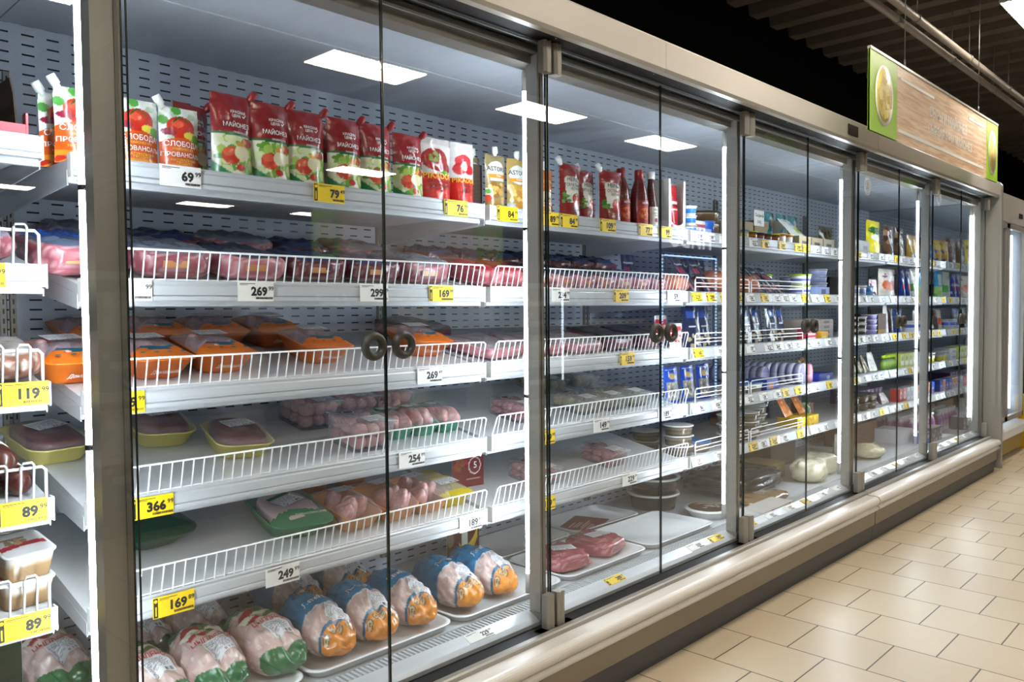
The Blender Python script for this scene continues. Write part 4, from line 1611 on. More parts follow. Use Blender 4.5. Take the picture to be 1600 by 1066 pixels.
cv = Cv('641218', 40, 40).e(.72, .55, .2, .22, 'e8dcd8').e(.72, .55, .175, .195, '641218').blobs(12, .1, .45, .45, .75, ['7a4a1e', '8a2a1e', '5a3a14'], .07, 5).r(.45, .2, .9, .23, 'c89a94')
board(cv, .14, .14, (('5', .72, .47, .034, 'ink_white'),), (1.345, .47, SZ[4] + .038), 'maroon board with a circled 5 standing behind the yellow poultry tray', -.12)
cv = Cv('5c1a18', 48, 72)
cv.r(0, 0, 1, .45, '6e231c').blobs(14, 0, 0, 1, .45, ['58181a', '7d2c22'], .12, 9)
cv.fn(lambda u, v: (abs(u - .55) < .1 - .06 * (v > .78)) & (v > .45) & (v < .9), 'cfd6c8')
cv.fn(lambda u, v: (abs(v - .38 - .55 * (u - .62) ** 2 * 4 + .0) < .05) & (u > .38) & (u < .95), 'd8b22a').fn(lambda u, v: (abs(v - .46 - .5 * (u - .6) ** 2 * 4) < .04) & (u > .5) & (u < .95), 'e2c23c')
cv.e(.12, .62, .1, .12, '7d6a5a').r(.12, .2, .5, .23, 'd8c0b8').r(.12, .15, .42, .17, 'd8c0b8')
board(cv, .15, .23, (), (1.40, .56, DZ), 'maroon board with bottle and bananas standing at the case bottom', -.1)
cv = Cv('1c3420', 20, 30).r(.1, .3, .2, .7, '8a8a4a')
board(cv, .2, .2, (), (-.15, .62, DZ), 'dark green board leaning at the bottom left corner', -.5)


# --- whole chickens in printed bags
def chicken(seed, scheme):
    w, d, h = .158, .285, .138
    f = marble(seed, ('c8a8a2', 'dcc2ba', 'eee4dc'), 2.6)
    NB = [(-.66, -.80), (-.3, -.76), (.05, -.74), (.4, -.77), (.72, -.83)]

    def colfn(x, y, z):
        yy = y - .06 * x
        if scheme == 'blue':
            if yy > -.12:
                return lin('1577a8')
            if yy > -.15:
                return lin('dfe6e8')
            q = y + .14 * x * x
            if q < -.64:
                for bx, by in NB:
                    rr = ((x - bx) * w / 2) ** 2 + ((y - by) * d / 2) ** 2
                    if z > 0 and rr < .0105 ** 2:
                        return lin('17566e') if rr > .0075 ** 2 or rr < .003 ** 2 else lin('d9b06a')
                return lin('dd8a2c')
            if q < -.57:
                return lin('1a6488')
            return f(x, y, z)
        if yy > .62 or (y < -.76 + .2 * x * x):
            return lin('2f6b41')
        if .02 < yy < .5 and abs(x) < .8 - abs(yy - .26):
            if abs(yy - .22) < .09:
                return lin('e8e2cc')
            return lin('a3202a') if x < 0 else lin('5c6c3a')
        return f(x, y, z)

    def shape(x, y, z):
        return .98 + .24 * y + .08 * math.exp(-((y + .1) / .4) ** 2) - (.13 * math.exp(-(x / .12) ** 2) if y < -.35 else 0)
    mb = MB()
    superell(mb, w, d, h, 'meat', 132, 84, .9, .75, colfn, .07, 20, seed, 0, 0, 0, 0, shape)
    o = mb.build('wrapped_chicken')

    def onsurf(a, b, lift=.0012):
        """drop a point on to the bag's top"""
        hit, p, n, i = o.ray_cast(Vector((a, b, .5)), Vector((0, 0, -1)))
        return (a, b, (p.z if hit else h * .6) + lift)
    ch = []
    t = MB()
    if scheme == 'blue':
        t.text('Латифа', lambda a, b: onsurf(a * .98 - .004, .006 + b * 1.15 + a * .2), .026, 'ink_white', 'c', .006)
    else:
        t.text('ЦЫПЛЕНОК', lambda a, b: onsurf(a + .008, -.022 + b + a * .1), .02, 'ink_red', 'c')
        t.text('Турбаслин', lambda a, b: onsurf(a - .004, .018 + b * .9 + a * -.1), .012, 'ink_black', 'c')
    ch.append(t.build('lettering', o))
    st = sticker(.07, .055, seed, None, (0, 0, 0))
    ang = -.55 if scheme == 'blue' else .25
    dx, dy = (.026, -.062) if scheme == 'blue' else (.012, -.048)
    for v in st.data.vertices:
        x, y = v.co.x, v.co.y
        v.co = onsurf(x * math.cos(ang) - y * math.sin(ang) + dx, x * math.sin(ang) + y * math.cos(ang) + dy, .0016)
    st.parent = o
    ch.append(st)
    thing(o, '', 'wrapped chicken', 'wrapped whole chickens at the bottom of the case')
    return reg(o, *ch)


CZ = DZ + .0066


def deck_tray(x, y, label, rz=0., w=.515, d=.335):
    mb = MB()
    tray(mb, w, d, .024, 'tray_white', .05, .012, .88)
    return thing(mb.build('serving_tray', None, (x, y, DZ), rz), label, 'tray', 'white serving trays at the bottom of the case')


deck_tray(.255, .365, 'white serving tray under the green and white wrapped chickens')
deck_tray(.78, .365, 'white serving tray under the three nearest blue wrapped chickens')
deck_tray(1.31, .365, 'white serving tray under the two blue chickens by the second post')
deck_tray(1.84, .365, 'white serving tray holding the packed red meat')
deck_tray(2.375, .365, 'empty white serving tray at the right, nearest the 329 tag')
deck_tray(1.81, .69, 'empty white serving tray behind the packed red meat', .03, .475, .28)
tr = deck_tray(2.31, .69, 'white serving tray with a red printed sheet at the back', -.02, .475, .28)
cv = Cv('7a2420', 40, 28)
q = random.Random(4)
for j in range(7):
    cv.r(.2 + q.uniform(0, .1), .2 + j * .09, .55 + q.uniform(0, .3), .235 + j * .09, 'd8b8b0')
sh = MB().grid(lambda u, v: ((u - .5) * .27, (v - .5) * .17, .0008), 40, 28, 'print_matte', cv, False).build('printed_sheet', None, (2.24, .66, DZ + .0065), .35)
thing(sh, 'dark red printed sheet lying in the back tray', 'sheet')

bc = [chicken(2.3, 'blue'), chicken(7.9, 'blue')]
for k, x in enumerate((.645, .797, .95)):
    put(bc[k % 2], (x, .37, CZ), f'blue and orange wrapped chicken, front row left of maroon board, {ORD[k]} from the left', (.03, .0, .03)[k], 0, (.93, 1, 1))
for k, x in enumerate((1.15, 1.315)):
    put(bc[(k + 1) % 2], (x, .37, CZ), f"blue, white and orange wrapped chicken under the maroon board, the {('left', 'right')[k]} of two", .05)
for k, (x, y) in enumerate(((.73, .68), (.93, .70))):
    put(bc[k % 2], (x, y, DZ), f"blue, white and orange wrapped chicken in the back row, in shade, the {('left', 'right')[k]} of two", .15, 0, (1.05, 1, 1.08))
gc = [chicken(4.4, 'green'), chicken(9.1, 'green')]
for k, (x, y, z, lb) in enumerate(((.48, .375, CZ, 'green ended wrapped chicken next to the blue ones, front row'), (.315, .375, CZ, 'green ended wrapped chicken with red lettering, middle of the front row'),
                                   (.15, .375, CZ, 'green ended wrapped chicken at the bottom edge beside the first post'), (.42, .68, DZ, 'green ended wrapped chicken in the back row under the 169 tag'),
                                   (.25, .69, DZ, 'green ended wrapped chicken in the back row nearest the first post'), (.03, .68, DZ, 'green ended wrapped chicken seen left of the first post'))):
    put(gc[k % 2], (x, y, z), lb, (.05, -.05, .1, .1, .2, .1)[k])

# packed red meat on the tray
f = marble(3.3, ('8e3f48', 'b0626a', 'd8a8a8'), 4)
mb = MB()
superell(mb, .20, .22, .062, 'meat', 44, 26, .5, .5, f, .12, 18, 3)
mt = mb.build('packed_meat')
s = sticker(.1, .06, 9, mt, (.02, .0, .065), -.3)
mt = reg(thing(mt, '', 'meat pack', 'packed red meat on the white tray'), s)
put(mt, (1.955, .37, CZ), 'pack of red meat with white sticker on the white tray, the right one', .2)
put(mt, (1.715, .36, CZ), 'pack of red meat on the white tray right of the second post, the left one', -.2, 0, (.95, 1, 1))

# --- left neighbour case
L0 = .028
vs = slab('vacuum_packed_meat', .2, .22, .075, 22, RED, '8a8290', None, False)
put(vs, (-.22, .42, SZ[1] + L0), 'vacuum pack of pale red meat behind the looped guard at the left edge, second shelf', .3)
bg = slab('sausage_bag', .13, .2, .08, 27, ('7a4a3a', '9a6a54', 'c8b8a8'), 'b8b0a8', None, False, None, .8, .7)
put(bg, (-.135, .40, SZ[2] + L0), 'clear bag of small sausages behind the 119 tag at the left edge', .2)
mb = MB().lathe([(.0, -.1), (.02, -.098), (.034, -.085), (.036, 0), (.034, .085), (.02, .098), (0, .1)], 'print_gloss', 20, 0, .036, True, ['b8301c', 'b8301c', 'c8402a', 'd05030', 'c8402a', 'b8301c', 'b8301c'], axis='y')
sg = thing(mb.build('sausage', None, (-.26, .40, SZ[2] + L0 + .025), .1, TA), 'thick orange red sausage at the left edge, third shelf', 'sausage')
sl = MB().lathe([(.0, -.08), (.018, -.078), (.028, -.066), (.03, 0), (.028, .066), (.018, .078), (0, .08)], 'print_gloss', 18, 0, .03, True, ['4a1c18'] * 7, axis='y')
sl.lathe([(.0308, -.02), (.0308, .02)], 'paper_white', 18, 0, .03, axis='y')
sp = reg(thing(sl.build('dark_sausage'), '', 'sausage', 'dark sausages behind the upper 89 tag'))
for k, (x, y, z, rz) in enumerate(((-.125, .40, 0, .1), (-.19, .40, 0, .1), (-.157, .40, .052, .1), (-.255, .40, 0, .1))):
    put(sp, (x, y, SZ[3] + L0 + z), f"dark red sausage behind the upper 89 tag, {('front right', 'front middle', 'on top', 'leftmost')[k]}", rz)
cv = Cv('dcdad6', 36, 28).fn(lambda u, v: abs(v - .35 - .4 * u + .3 * u * u) < .09, 'a8222c').r(.1, .75, .7, .82, '8a6a5a').blobs(6, .2, .55, .6, .75, ['9a7a5a', 'b89a7a'], .08, 3)
jt = box_tub('aspic_tub', .105, .12, .062, ['7a5a3c', '8a6a48', '9a7c58', 'd8d4cc'], 'lid_white', cv, group='white lidded tubs above the lower 89 tag')
for k, (x, y, z, rz, lb) in enumerate(((-.115, .375, 0, .1, 'front lower white lidded tub above the lower 89 tag'), (-.115, .378, .064, .12, 'front upper white lidded tub above the lower 89 tag'),
                                       (-.24, .38, 0, 0, 'white lidded tub at the very left edge above the lower 89 tag'), (-.12, .53, 0, 0, 'back lower white lidded tub above the lower 89 tag'),
                                       (-.12, .53, .064, 0, 'back upper white lidded tub above the lower 89 tag'))):
    put(jt, (x, y, SZ[4] + L0 + z), lb, rz)
# cardboard tray with pink lip on the top shelf
mb = MB()
z0 = 0
w_, d_ = .2, .26
mb.box(-w_ / 2, w_ / 2, -d_ / 2, d_ / 2, 0, .003, 'cardboard_dark')
mb.box(-w_ / 2, w_ / 2, d_ / 2 - .003, d_ / 2, 0, .16, 'cardboard_dark')
mb.box(-w_ / 2, w_ / 2, -d_ / 2, -d_ / 2 + .003, 0, .038, 'tray_pink')
for s_ in (-1, 1):
    x = s_ * w_ / 2
    pr = [(-d_ / 2, 0), (d_ / 2, 0), (d_ / 2, .16), (-.02, .16), (-.045, .12), (-.06, .05), (-d_ / 2, .038)]
    mb.add([(x, y, z) for y, z in pr] + [(x - s_ * .003, y, z) for y, z in pr], [tuple(range(7)), tuple(range(13, 6, -1))] + [(i, (i + 1) % 7, 7 + (i + 1) % 7, 7 + i) for i in range(7)], 'cardboard_dark')
mb.box(w_ / 2 - .003, w_ / 2 + .002, -d_ / 2 - .002, -d_ / 2 + .02, 0, .062, 'tray_pink')
thing(mb.build('cardboard_tray', None, (-.19, .43, SZ[0] + L0)), 'open brown cardboard tray with pink front lip at the top left edge', 'box')


# ------------------------------------------------------------------ third bay
GB = 'small packs in the third bay'
jar = [tub('snack_pot', .036, .039, .052, [(.05, 'd88a30'), (.4, 'e0a050'), (1, 'e8c890')], 1, 'lid_lime'), tub('snack_pot', .036, .039, .054, [(.05, 'c8b070'), (.6, 'd8c890'), (1, 'e0d8b0')], 1, 'lid_blue'),
       tub('snack_pot', .036, .039, .052, [(.05, '5a3a24'), (.5, '8a3a1c'), (.55, 'c87830'), (1, '3a4a2a')], 1, 'lid_lime'), tub('snack_pot', .034, .036, .05, [(.05, '23305c'), (.5, '2a3a70'), (.55, 'b86a30'), (1, '2a2a4a')], 1, 'lid_dark')]
for k, (x, j, c) in enumerate(((3.03, 0, 'orange'), (3.125, 1, 'cream with blue lid'), (3.215, 2, 'brown and green'), (3.30, 3, 'navy'), (3.385, 3, 'navy and orange'), (3.47, 2, 'dark brown'))):
    put(jar[j], (x, .345, SZ[0]), f'small {c} snack pot on third bay top shelf, {ORD[k]} from the left', group=GB)
gj = tub('glass_jar', .03, .034, .062, [(.05, 'b8341c'), (.25, 'b8341c'), (.27, 'efe8e0'), (.75, 'efe8e0'), (.77, 'c87a3a'), (1, 'c87a3a')], 1, 'ink_gold')
for k, x in enumerate((3.555, 3.64)):
    put(gj, (x, .345, SZ[0]), f"small jar with golden lid on the top shelf, {('left', 'right')[k]} of the pair", group=GB)
cv = Cv('b8a888', 24, 18).r(.25, .3, .75, .6, '7a6a4e')
cr0 = carton('cheese_crate', .15, .3, .062, cv, 'a89878', '9a8a68', (('Сырная', .5, .36, .018, 'ink_black'),), 'crate', 'cream cardboard crates on the top shelf')
for k, x in enumerate((3.80, 3.965, 4.13)):
    put(cr0, (x, .46, SZ[0]), f'cream cardboard crate right on the third bay top shelf, {ORD[k]} from the left')
cv = Cv('a08e72', 20, 20)
cb2 = carton('cheese_crate', .17, .2, .13, cv, '94836a', '7a6a52', (), 'crate', 'brown cartons at the back of the top shelf')
for k, x in enumerate((3.36, 3.55, 3.74, 3.93)):
    put(cb2, (x, .64, SZ[0]), f'brown carton in the back row of the third bay top shelf, {ORD[k]} from the left', 0, 0, (1, 1, 1.0 + .12 * k))
cv = Cv('eceae4', 30, 24)
board(cv, .12, .09, (('Сырный', .5, .58, .026, 'ink_black'), ('ряд', .5, .2, .026, 'ink_black')), (3.70, .60, SZ[0] + .1), 'white card with handwritten style lettering on the brown cartons', .0)
bpy.data.objects['advert_board.003'].location = (3.70, .537, SZ[0] + .13)
cv = Cv('d8dcd8', 36, 30).r(.3, .15, .75, .45, 'c8d83a').blobs(8, .1, .5, .9, .9, ['b0b8b8', 'c4ccd0'], .1, 2)
sb = pouch('cheese_bag', 'bag', cv, .2, .15, .05, (('999', .5, .2, .03, 'ink_black'), ('Сыр', .5, .6, .03, 'ink_blue')), None, 3, GB, 'a0a8a0')
put(sb, (3.93, .40, SZ[0] + .064), 'pale bag with yellow price patch lying on the cream crates', .1, -.7, (1.1, 1, 1))
tb2 = pouch('cheese_bag', 'bag', Cv('2a7a8c', 24, 30).blobs(12, 0, 0, 1, 1, ['3a8a6a', '1f6a80', 'b8c8c8'], .15, 5), .17, .16, .05, (), None, 8, 'blue green cheese bags on the crates', '20606c')
for k, x in enumerate((3.86, 4.02, 4.18)):
    put(tb2, (x, .56, SZ[0] + .064), f'blue green cheese bag standing in the cream crates, {ORD[k]} from the left', .1)

# cold cuts on the second shelf
ham = slab('cured_meat_pack', .17, .2, .09, 33, ('b8583a', 'cc8058', 'dcac88'), 'b06a48', None, False, GB, .8, .8)
put(ham, (2.56, .42, SZ[1]), 'pinkish cured meat piece leaning behind the bars right of the wire guard', .2, 0, (.8, 1, 1))
put(ham, (2.98, .42, SZ[1]), 'reddish brown cured meat piece behind the third post', .1, 0, (1.1, 1, 1.3))
put(ham, (3.2, .40, SZ[1]), 'orange brown cured meat piece in the middle of the second shelf bars', -.2, 0, (1.2, 1, 1.15))
fp_cv = Cv('2b2f45', 36, 48).blobs(10, .1, .05, .9, .35, ['b86a60', 'd8a090', '8a4a44'], .1, 4).r(.1, .55, .5, .7, 'a83040').r(.15, .8, .8, .84, 'b8bcc8')
fp = pouch('sliced_meat_pack', 'pack', fp_cv, .14, .2, .02, (), None, 12, 'dark sliced meat packs leaning on the second shelf', '23263a')
for k, (x, y, lean) in enumerate(((2.72, .36, -.6), (2.86, .36, -.6), (3.40, .36, -.75), (3.51, .36, -.75), (3.62, .36, -.75))):
    put(fp, (x, y, SZ[1] + .012), f'dark sliced meat pack leaning on third bay second shelf, {ORD[k]} from the left', .15, lean)
for k, (x, y) in enumerate(((3.12, .66), (3.28, .66), (2.62, .66))):
    put(fp, (x, y, SZ[1]), f"dark tall meat pack standing at the back of the second shelf, {('middle', 'right', 'left')[k]} one", .1, -.1)
lt1 = tub('cheese_pot', .05, .058, .06, [(.05, 'e8ecf0'), (.38, 'e8ecf0'), (.40, '7478c0'), (.6, '7a7ec4'), (.62, 'eef0f2'), (.85, 'f0f2f4'), (.86, 'b8d62c'), (1, 'b8d62c')], 1, 'lid_lime', group='white pots with lime lids')
for k, (x, y, z) in enumerate(((3.70, .52, 0), (3.70, .52, .0625), (3.85, .36, 0), (3.855, .36, .0625), (3.60, .62, 0), (3.60, .62, .0625))):
    put(lt1, (x, y, SZ[1] + z), f"white pot with lime lid on the second shelf, {('middle lower', 'middle upper', 'front right lower', 'front right upper', 'back left lower', 'back left upper')[k]}")
st1 = tub('cheese_pot', .05, .055, .04, [(.05, '8a90c0'), (.6, 'a8aed4'), (1, 'e0e2ec')], 1, 'lid_white', group='stacked lilac pots')
for k in range(4):
    put(st1, (4.18, .40, SZ[1] + k * .0415), f'lilac cheese pot at the right end of the second shelf, {ORD[k]} from below')
for k in range(3):
    put(st1, (4.05, .52, SZ[1] + k * .0415), f'lilac cheese pot in the stack behind, {ORD[k]} from below')
put(carton('cheese_box', .19, .12, .052, Cv('8aa0d0', 24, 12).r(.4, .2, .75, .8, '3a3f70'), '9ab0dc', 'a8b8e0', (), 'box'), (4.02, .36, SZ[1]), 'pale blue cheese box in front of the lilac pots')

# hanging style packs on the third shelf
hp_cv = Cv('1d2540', 36, 60).r(.25, .72, .75, .88, '2f4f9c').r(.3, .5, .7, .54, 'c8ccd8').blobs(10, .15, .04, .85, .35, ['8a7a5a', 'b8a878', 'c8c0a0'], .1, 6)
hp = pouch('fish_pack', 'pack', hp_cv, .13, .2, .022, (), None, 17, 'dark blue fish packs on the third shelf', '182038', .0)
hb_cv = Cv('3f86b8', 36, 60).e(.5, .75, .3, .14, '6aa8d0').r(.35, .7, .65, .8, '2a3f8a').e(.55, .3, .3, .14, 'c04030').e(.4, .18, .2, .08, 'd8b84a')
hb = pouch('fish_pack', 'pack', hb_cv, .13, .2, .025, (), None, 18, 'fish packs on the third shelf', '2f6a98', .0)
put(hb, (3.06, .35, SZ[2]), 'light blue fish pack with red picture just right of the third post', .05, -.12)
for k, x in enumerate((2.68, 2.82, 3.21, 3.35, 3.50, 3.64)):
    put(hp, (x, .35 + .02 * (k % 2), SZ[2]), f'dark blue fish pack on third bay third shelf, {ORD[k]} from the left', .08 * (k % 3 - 1), -.12)
rc = Cv('e8e4e6', 30, 30).r(.08, .3, .92, .9, 'c8343c').blobs(6, .2, .4, .8, .7, ['e8a0a0', 'f0d8d8'], .1, 3)
rp = pouch('crab_stick_pack', 'pack', rc, .115, .12, .04, (), None, 22, 'red and white packs', 'd8c8c8', .02)
put(rp, (2.545, .36, SZ[2]), 'red and white pack next to the ring handles of the second bay', .05)
put(rp, (2.56, .45, SZ[2]), 'red and white pack behind the front one near the ring handles', .05, 0, (1, 1, 1.3))
gb_ = carton('fish_tin_box', .19, .16, .028, Cv('8a7c74', 30, 8).r(.3, .2, .7, .8, '3a302c'), 'a89a90', 'b8aca0', (), 'box', 'grey brown flat boxes in two piles')
for k in range(4):
    for j in range(2):
        put(gb_, (3.93 + j * .2, .40, SZ[2] + k * .0292), f"grey brown flat box of the {('left', 'right')[j]} pile, third shelf, {ORD[k]} from below")
rb_ = carton('caviar_box', .12, .06, .024, Cv('c83444', 20, 8).r(.1, .3, .9, .7, 'e8d0d4'), 'b82a3a', 'c84a58', (), 'box', 'flat red boxes by the ring handles')
for k in range(3):
    put(rb_, (3.86, .288 + .035, SZ[2] + k * .0252), f'flat red box near the ring handles of the third bay, {ORD[k]} from below')
put(carton('small_box', .09, .05, .045, Cv('e0a828', 16, 10).r(.2, .2, .8, .5, 'f0d060'), 'd09a20', 'e8b840', (), 'box'), (4.03, .315, SZ[2]), 'small golden yellow box before the grey brown piles')

# fourth shelf: fish tubs, roll of cheese discs
P('roll_lilac', '8f86b4', .3, 0, .05)
ft = box_tub('fish_tub', .15, .13, .05, ['7a6a5a', '8a7a68', '9a8a74', 'c8c8c8'], 'lid_blue', None, group='flat tubs with blue lids')
for k, x in enumerate((3.06, 3.22)):
    put(ft, (x, .365, SZ[3]), f"flat tub with blue lid behind the fourth shelf bars, {('left', 'right')[k]}")
put(carton('salad_box', .13, .12, .058, Cv('27459c', 20, 14).r(.2, .2, .6, .7, 'c8702c'), '2a4aa8', '3a5ab4', (), 'box'), (3.39, .36, SZ[3]), 'blue and orange box behind the fourth shelf bars')
fs_cv = Cv('173c9c', 36, 54).fn(lambda u, v: (v > .1) & (v < .6) & (abs(u - .5) < .38), '8a8478').blobs(16, .15, .1, .85, .58, ['b0a898', '6a645c', 'c8c0b0'], .07, 8).e(.5, .75, .16, .09, 'b89a5a').r(.1, .92, .9, .95, 'd0d4e0')
fs = pouch('herring_pack', 'pack', fs_cv, .13, .19, .03, (), None, 25, 'blue fish packs on the fourth shelf', '12307c', .0)
for k, x in enumerate((2.555, 2.695, 2.835)):
    put(fs, (x, .38, SZ[3]), f'blue fish pack right of fourth shelf wire guard, {ORD[k]} from the left', .05, -.1, (1, 1, .88))
ro = MB()
for k in range(8):
    y0 = -.16 + k * .045
    ro.lathe([(.0, y0), (.054, y0 + .001), (.06, y0 + .006), (.06, y0 + .036), (.054, y0 + .041), (0, y0 + .042)], 'print_gloss', 24, 0, .061, True, ['9a94b8', '9a94b8', 'e4e4ee', '8a82b4', '7a72a8', '7a72a8'], axis='y')
ro = reg(thing(ro.build('cheese_roll'), '', 'cheese roll', 'rolls of lilac discs'))
put(ro, (3.80, .47, SZ[3]), 'roll of lilac wrapped discs lying front to back by the third bay door edge')
put(ro, (3.66, .62, SZ[3]), 'roll of lilac wrapped discs lying behind and left of the front roll', .1, 0, (1, .9, .85))
pk = MB().lathe([(0, -.02), (.05, -.018), (.056, -.01), (.056, .01), (.05, .018), (0, .02)], 'print_gloss', 24, 0, .056, True, ['d88a98', 'd88a98', 'e8b8c0', 'd07080', 'e8c8cc', 'e8c8cc'], axis='y')
thing(pk.build('ham_disc', None, (3.915, .335, SZ[3]), .5), 'pink round ham disc leaning beside the lilac roll', 'ham disc')
put(carton('snack_tray', .2, .2, .045, Cv('1d2f94', 24, 8).r(.6, .3, .8, .7, 'c8ccd8'), '20349c', None, (), 'crate'), (4.10, .41, SZ[3]), 'dark blue tray box at the right end of the fourth shelf')
bs = pouch('snack_bag', 'bag', Cv('8a5c34', 24, 24).blobs(10, 0, 0, 1, 1, ['a8744a', '6a4426', 'c8a880'], .15, 3), .15, .1, .05, (), None, 5, 'brown snack bags in the blue tray box', '6a4426')
for k in range(2):
    put(bs, (4.05 + k * .11, .40 + .04 * k, SZ[3] + .047), f"brown snack bag in the dark blue tray box, {('left', 'right')[k]}", .2, -.5)

# fifth shelf
tg = tub('salad_tub', .058, .066, .046, [(.05, '4a3e32'), (.3, '6e6250'), (.5, '3e342a'), (.7, '7c705e'), (1, '5a5044')], 1, 'lid_white', group='clear salad tubs with white lids')
n_ = 0
for x, y, c, nm in ((2.575, .365, 3, 'right of the wire guard'), (2.60, .56, 2, 'half hidden behind the front stack'), (3.05, .36, 3, 'just right of the third post'), (3.20, .36, 3, 'second right of the third post'), (3.36, .42, 3, 'third right of the third post'), (3.50, .46, 3, 'by the end of the bars')):
    for k in range(c):
        put(tg, (x, y, SZ[4] + k * .0474), f"white lidded salad tub {nm}, {('bottom', 'second', 'third')[k]} in stack")
tb3 = tub('salad_tub', .058, .066, .05, [(.05, '7a6a58'), (.5, '9a8a74'), (1, 'a8b0b8')], 1, 'lid_blue')
put(tb3, (2.73, .365, SZ[4]), 'round tub with blue lid next to the white lidded stack, fifth shelf')
yb = carton('dumpling_box', .13, .12, .055, Cv('e8c41c', 24, 14).blobs(8, .1, .1, .9, .9, ['d8a010', 'f0dc50', 'c88a20'], .12, 3), 'd8b018', None, (), 'crate', 'bright yellow boxes on the fifth shelf')
for k, x in enumerate((3.78, 3.93)):
    put(yb, (x, .37, SZ[4]), f"bright yellow open box on the fifth shelf, {('left', 'right')[k]}")
og = pouch('snack_bag', 'bag', Cv('b8662c', 24, 24).blobs(14, 0, 0, 1, 1, ['d88a4a', 'a8501e', 'e8b888'], .14, 4), .12, .11, .04, (), None, 6, 'orange snack bags in the yellow boxes', '9a4c1e')
for k, x in enumerate((3.76, 3.94)):
    put(og, (x, .38, SZ[4] + .057), f"orange snack bag in the yellow box, {('left', 'right')[k]}", .1, -.5)
bx = carton('display_carton', .19, .16, .11, Cv('a06c3a', 24, 16).blobs(10, 0, .5, 1, 1, ['c89058', '7a4c24'], .1, 2), '8a5c30', 'b8804a', (), 'box')
put(bx, (3.60, .66, SZ[4]), 'brown open carton behind the salad tubs on the fifth shelf')
bb = pouch('snack_bag', 'bag', Cv('27509c', 24, 24).blobs(12, 0, 0, 1, 1, ['1c3c80', '4a78c0'], .15, 4), .2, .13, .06, (), None, 9, 'blue bags at the back of the fifth shelf', '1c3c80')
for k, x in enumerate((3.82, 4.0)):
    put(bb, (x, .66, SZ[4]), f"blue bag behind the yellow boxes on the fifth shelf, {('left', 'right')[k]}", .05)
gr = pouch('snack_bag', 'bag', Cv('3a7a44', 24, 24).blobs(12, 0, 0, 1, 1, ['2a5a34', '7aa858', 'b83a3a'], .15, 4), .16, .11, .06, (), None, 9, None, '2a5a34')
put(gr, (4.08, .42, SZ[4]), 'green bag right of the yellow boxes on the fifth shelf', .1)
put(carton('red_box', .1, .1, .09, Cv('a8403a', 16, 14).blobs(8, 0, 0, 1, 1, ['c86a60', '8a2c28'], .15, 4), '8a3a34', None, (), 'box'), (4.2, .50, SZ[4]), 'dull red box at the right end of the fifth shelf')

# case bottom of the third bay
bigt = tub('party_tub', .105, .12, .075, [(.05, '1e1a18'), (.8, '2a2420'), (.9, '2a2420'), (1, '2a2420')], 1, 'lid_dark', 34, group='large dark tubs with white rims')
KIDS[bigt.name].append(MB().lathe([(.112, .072), (.130, .073), (.130, .080), (.114, .081), (.112, .072)], 'lid_white', 40, caps=(False, False)).build('rim', bigt))
put(bigt, (2.75, .62, DZ), 'large dark round tub with white rim at the case bottom, lower of two')
put(bigt, (2.755, .62, DZ + .0785), 'large dark round tub with white rim at the case bottom, upper of two')
salad = MB().lathe([(.085, 0), (.10, .03), (.10, .034)], 'tray_white', 30)
salad = salad.build('salad_bowl')
lo = MB().lathe([(.098, .033), (.112, .034), (.112, .042), (.1, .043)], 'lid_white', 30).build('rim', salad)
cvf = Cv('3a3028', 30, 30).blobs(40, 0, 0, 1, 1, ['6a5a4a', 'c8bcae', '8a3a34', '4a5a34'], .1, 4)
sf = MB().grid(lambda u, v: (.094 * math.sqrt(v) * math.cos(2 * math.pi * u), .094 * math.sqrt(v) * math.sin(2 * math.pi * u), .0445), 40, 10, 'print_gloss', cvf).build('salad', salad)
thing(salad, 'flat round salad bowl with white rim at the case bottom beside the third post', 'bowl')
salad.location = (2.78, .33, DZ)
bkb = slab('fish_bag', .56, .36, .12, 77, ('1e1e26', '26262e', '30303a'), '22222a', None, False, None, .7, .5)
t = MB().text('уфпии', lambda a, b: (a + .05, -.1815, .055 + b), .03, 'frame_grey').build('lettering', bkb)
KIDS[bkb.name] = [t]
put(bkb, (3.36, .51, DZ), 'large dark grey bag lying at the bottom of the third bay', -.06)
br_ = slab('dried_fish_pack', .34, .15, .05, 41, ('6a5038', '8a6c48', 'a88a62'), '8a7050', None, False, None, .7, .6)
put(br_, (3.2, .255, DZ), 'brown dried fish pack before the dark grey bag', -.05)
wr_cv = Cv('d8d4d0', 40, 16).r(.25, .0, .36, 1, 'b83a30').r(.82, .0, .9, 1, 'b83a30').r(.36, 0, .82, .2, 'c04a40')
wr_ = carton('fish_box', .34, .12, .045, wr_cv, 'd0ccc8', 'c8c2bc', (), 'box')
put(wr_, (3.0, .135, DZ), 'white and red fish box at the bottom front right of the third post', .02)
cb3 = slab('white_cheese_bag', .2, .2, .12, 51, ('d8cca8', 'e8dfc4', 'f2ecdc'), 'e4dcc4', None, False, 'cream coloured bags at the case bottom', .7, .7)
put(cb3, (3.86, .31, DZ), 'cream coloured bag at the bottom beside the fourth post, left of it', .2)
put(cb3, (4.12, .36, DZ), 'cream coloured bag at the bottom just behind the fourth post', -.2)
put(carton('carton_box', .2, .2, .09, Cv('8a7652', 16, 12), '7a6848', '93805c', (), 'box'), (3.80, .57, DZ), 'tan carton at the bottom right of the dark grey bag')
put(carton('carton_box', .34, .18, .17, Cv('5f5448', 16, 12), '54493e', '6a5e50', (), 'box'), (4.2, .71, DZ), 'grey brown carton at the back of the case bottom, third bay')

# ------------------------------------------------------------------ fourth and fifth bay
GF = 'packs in the two far bays'


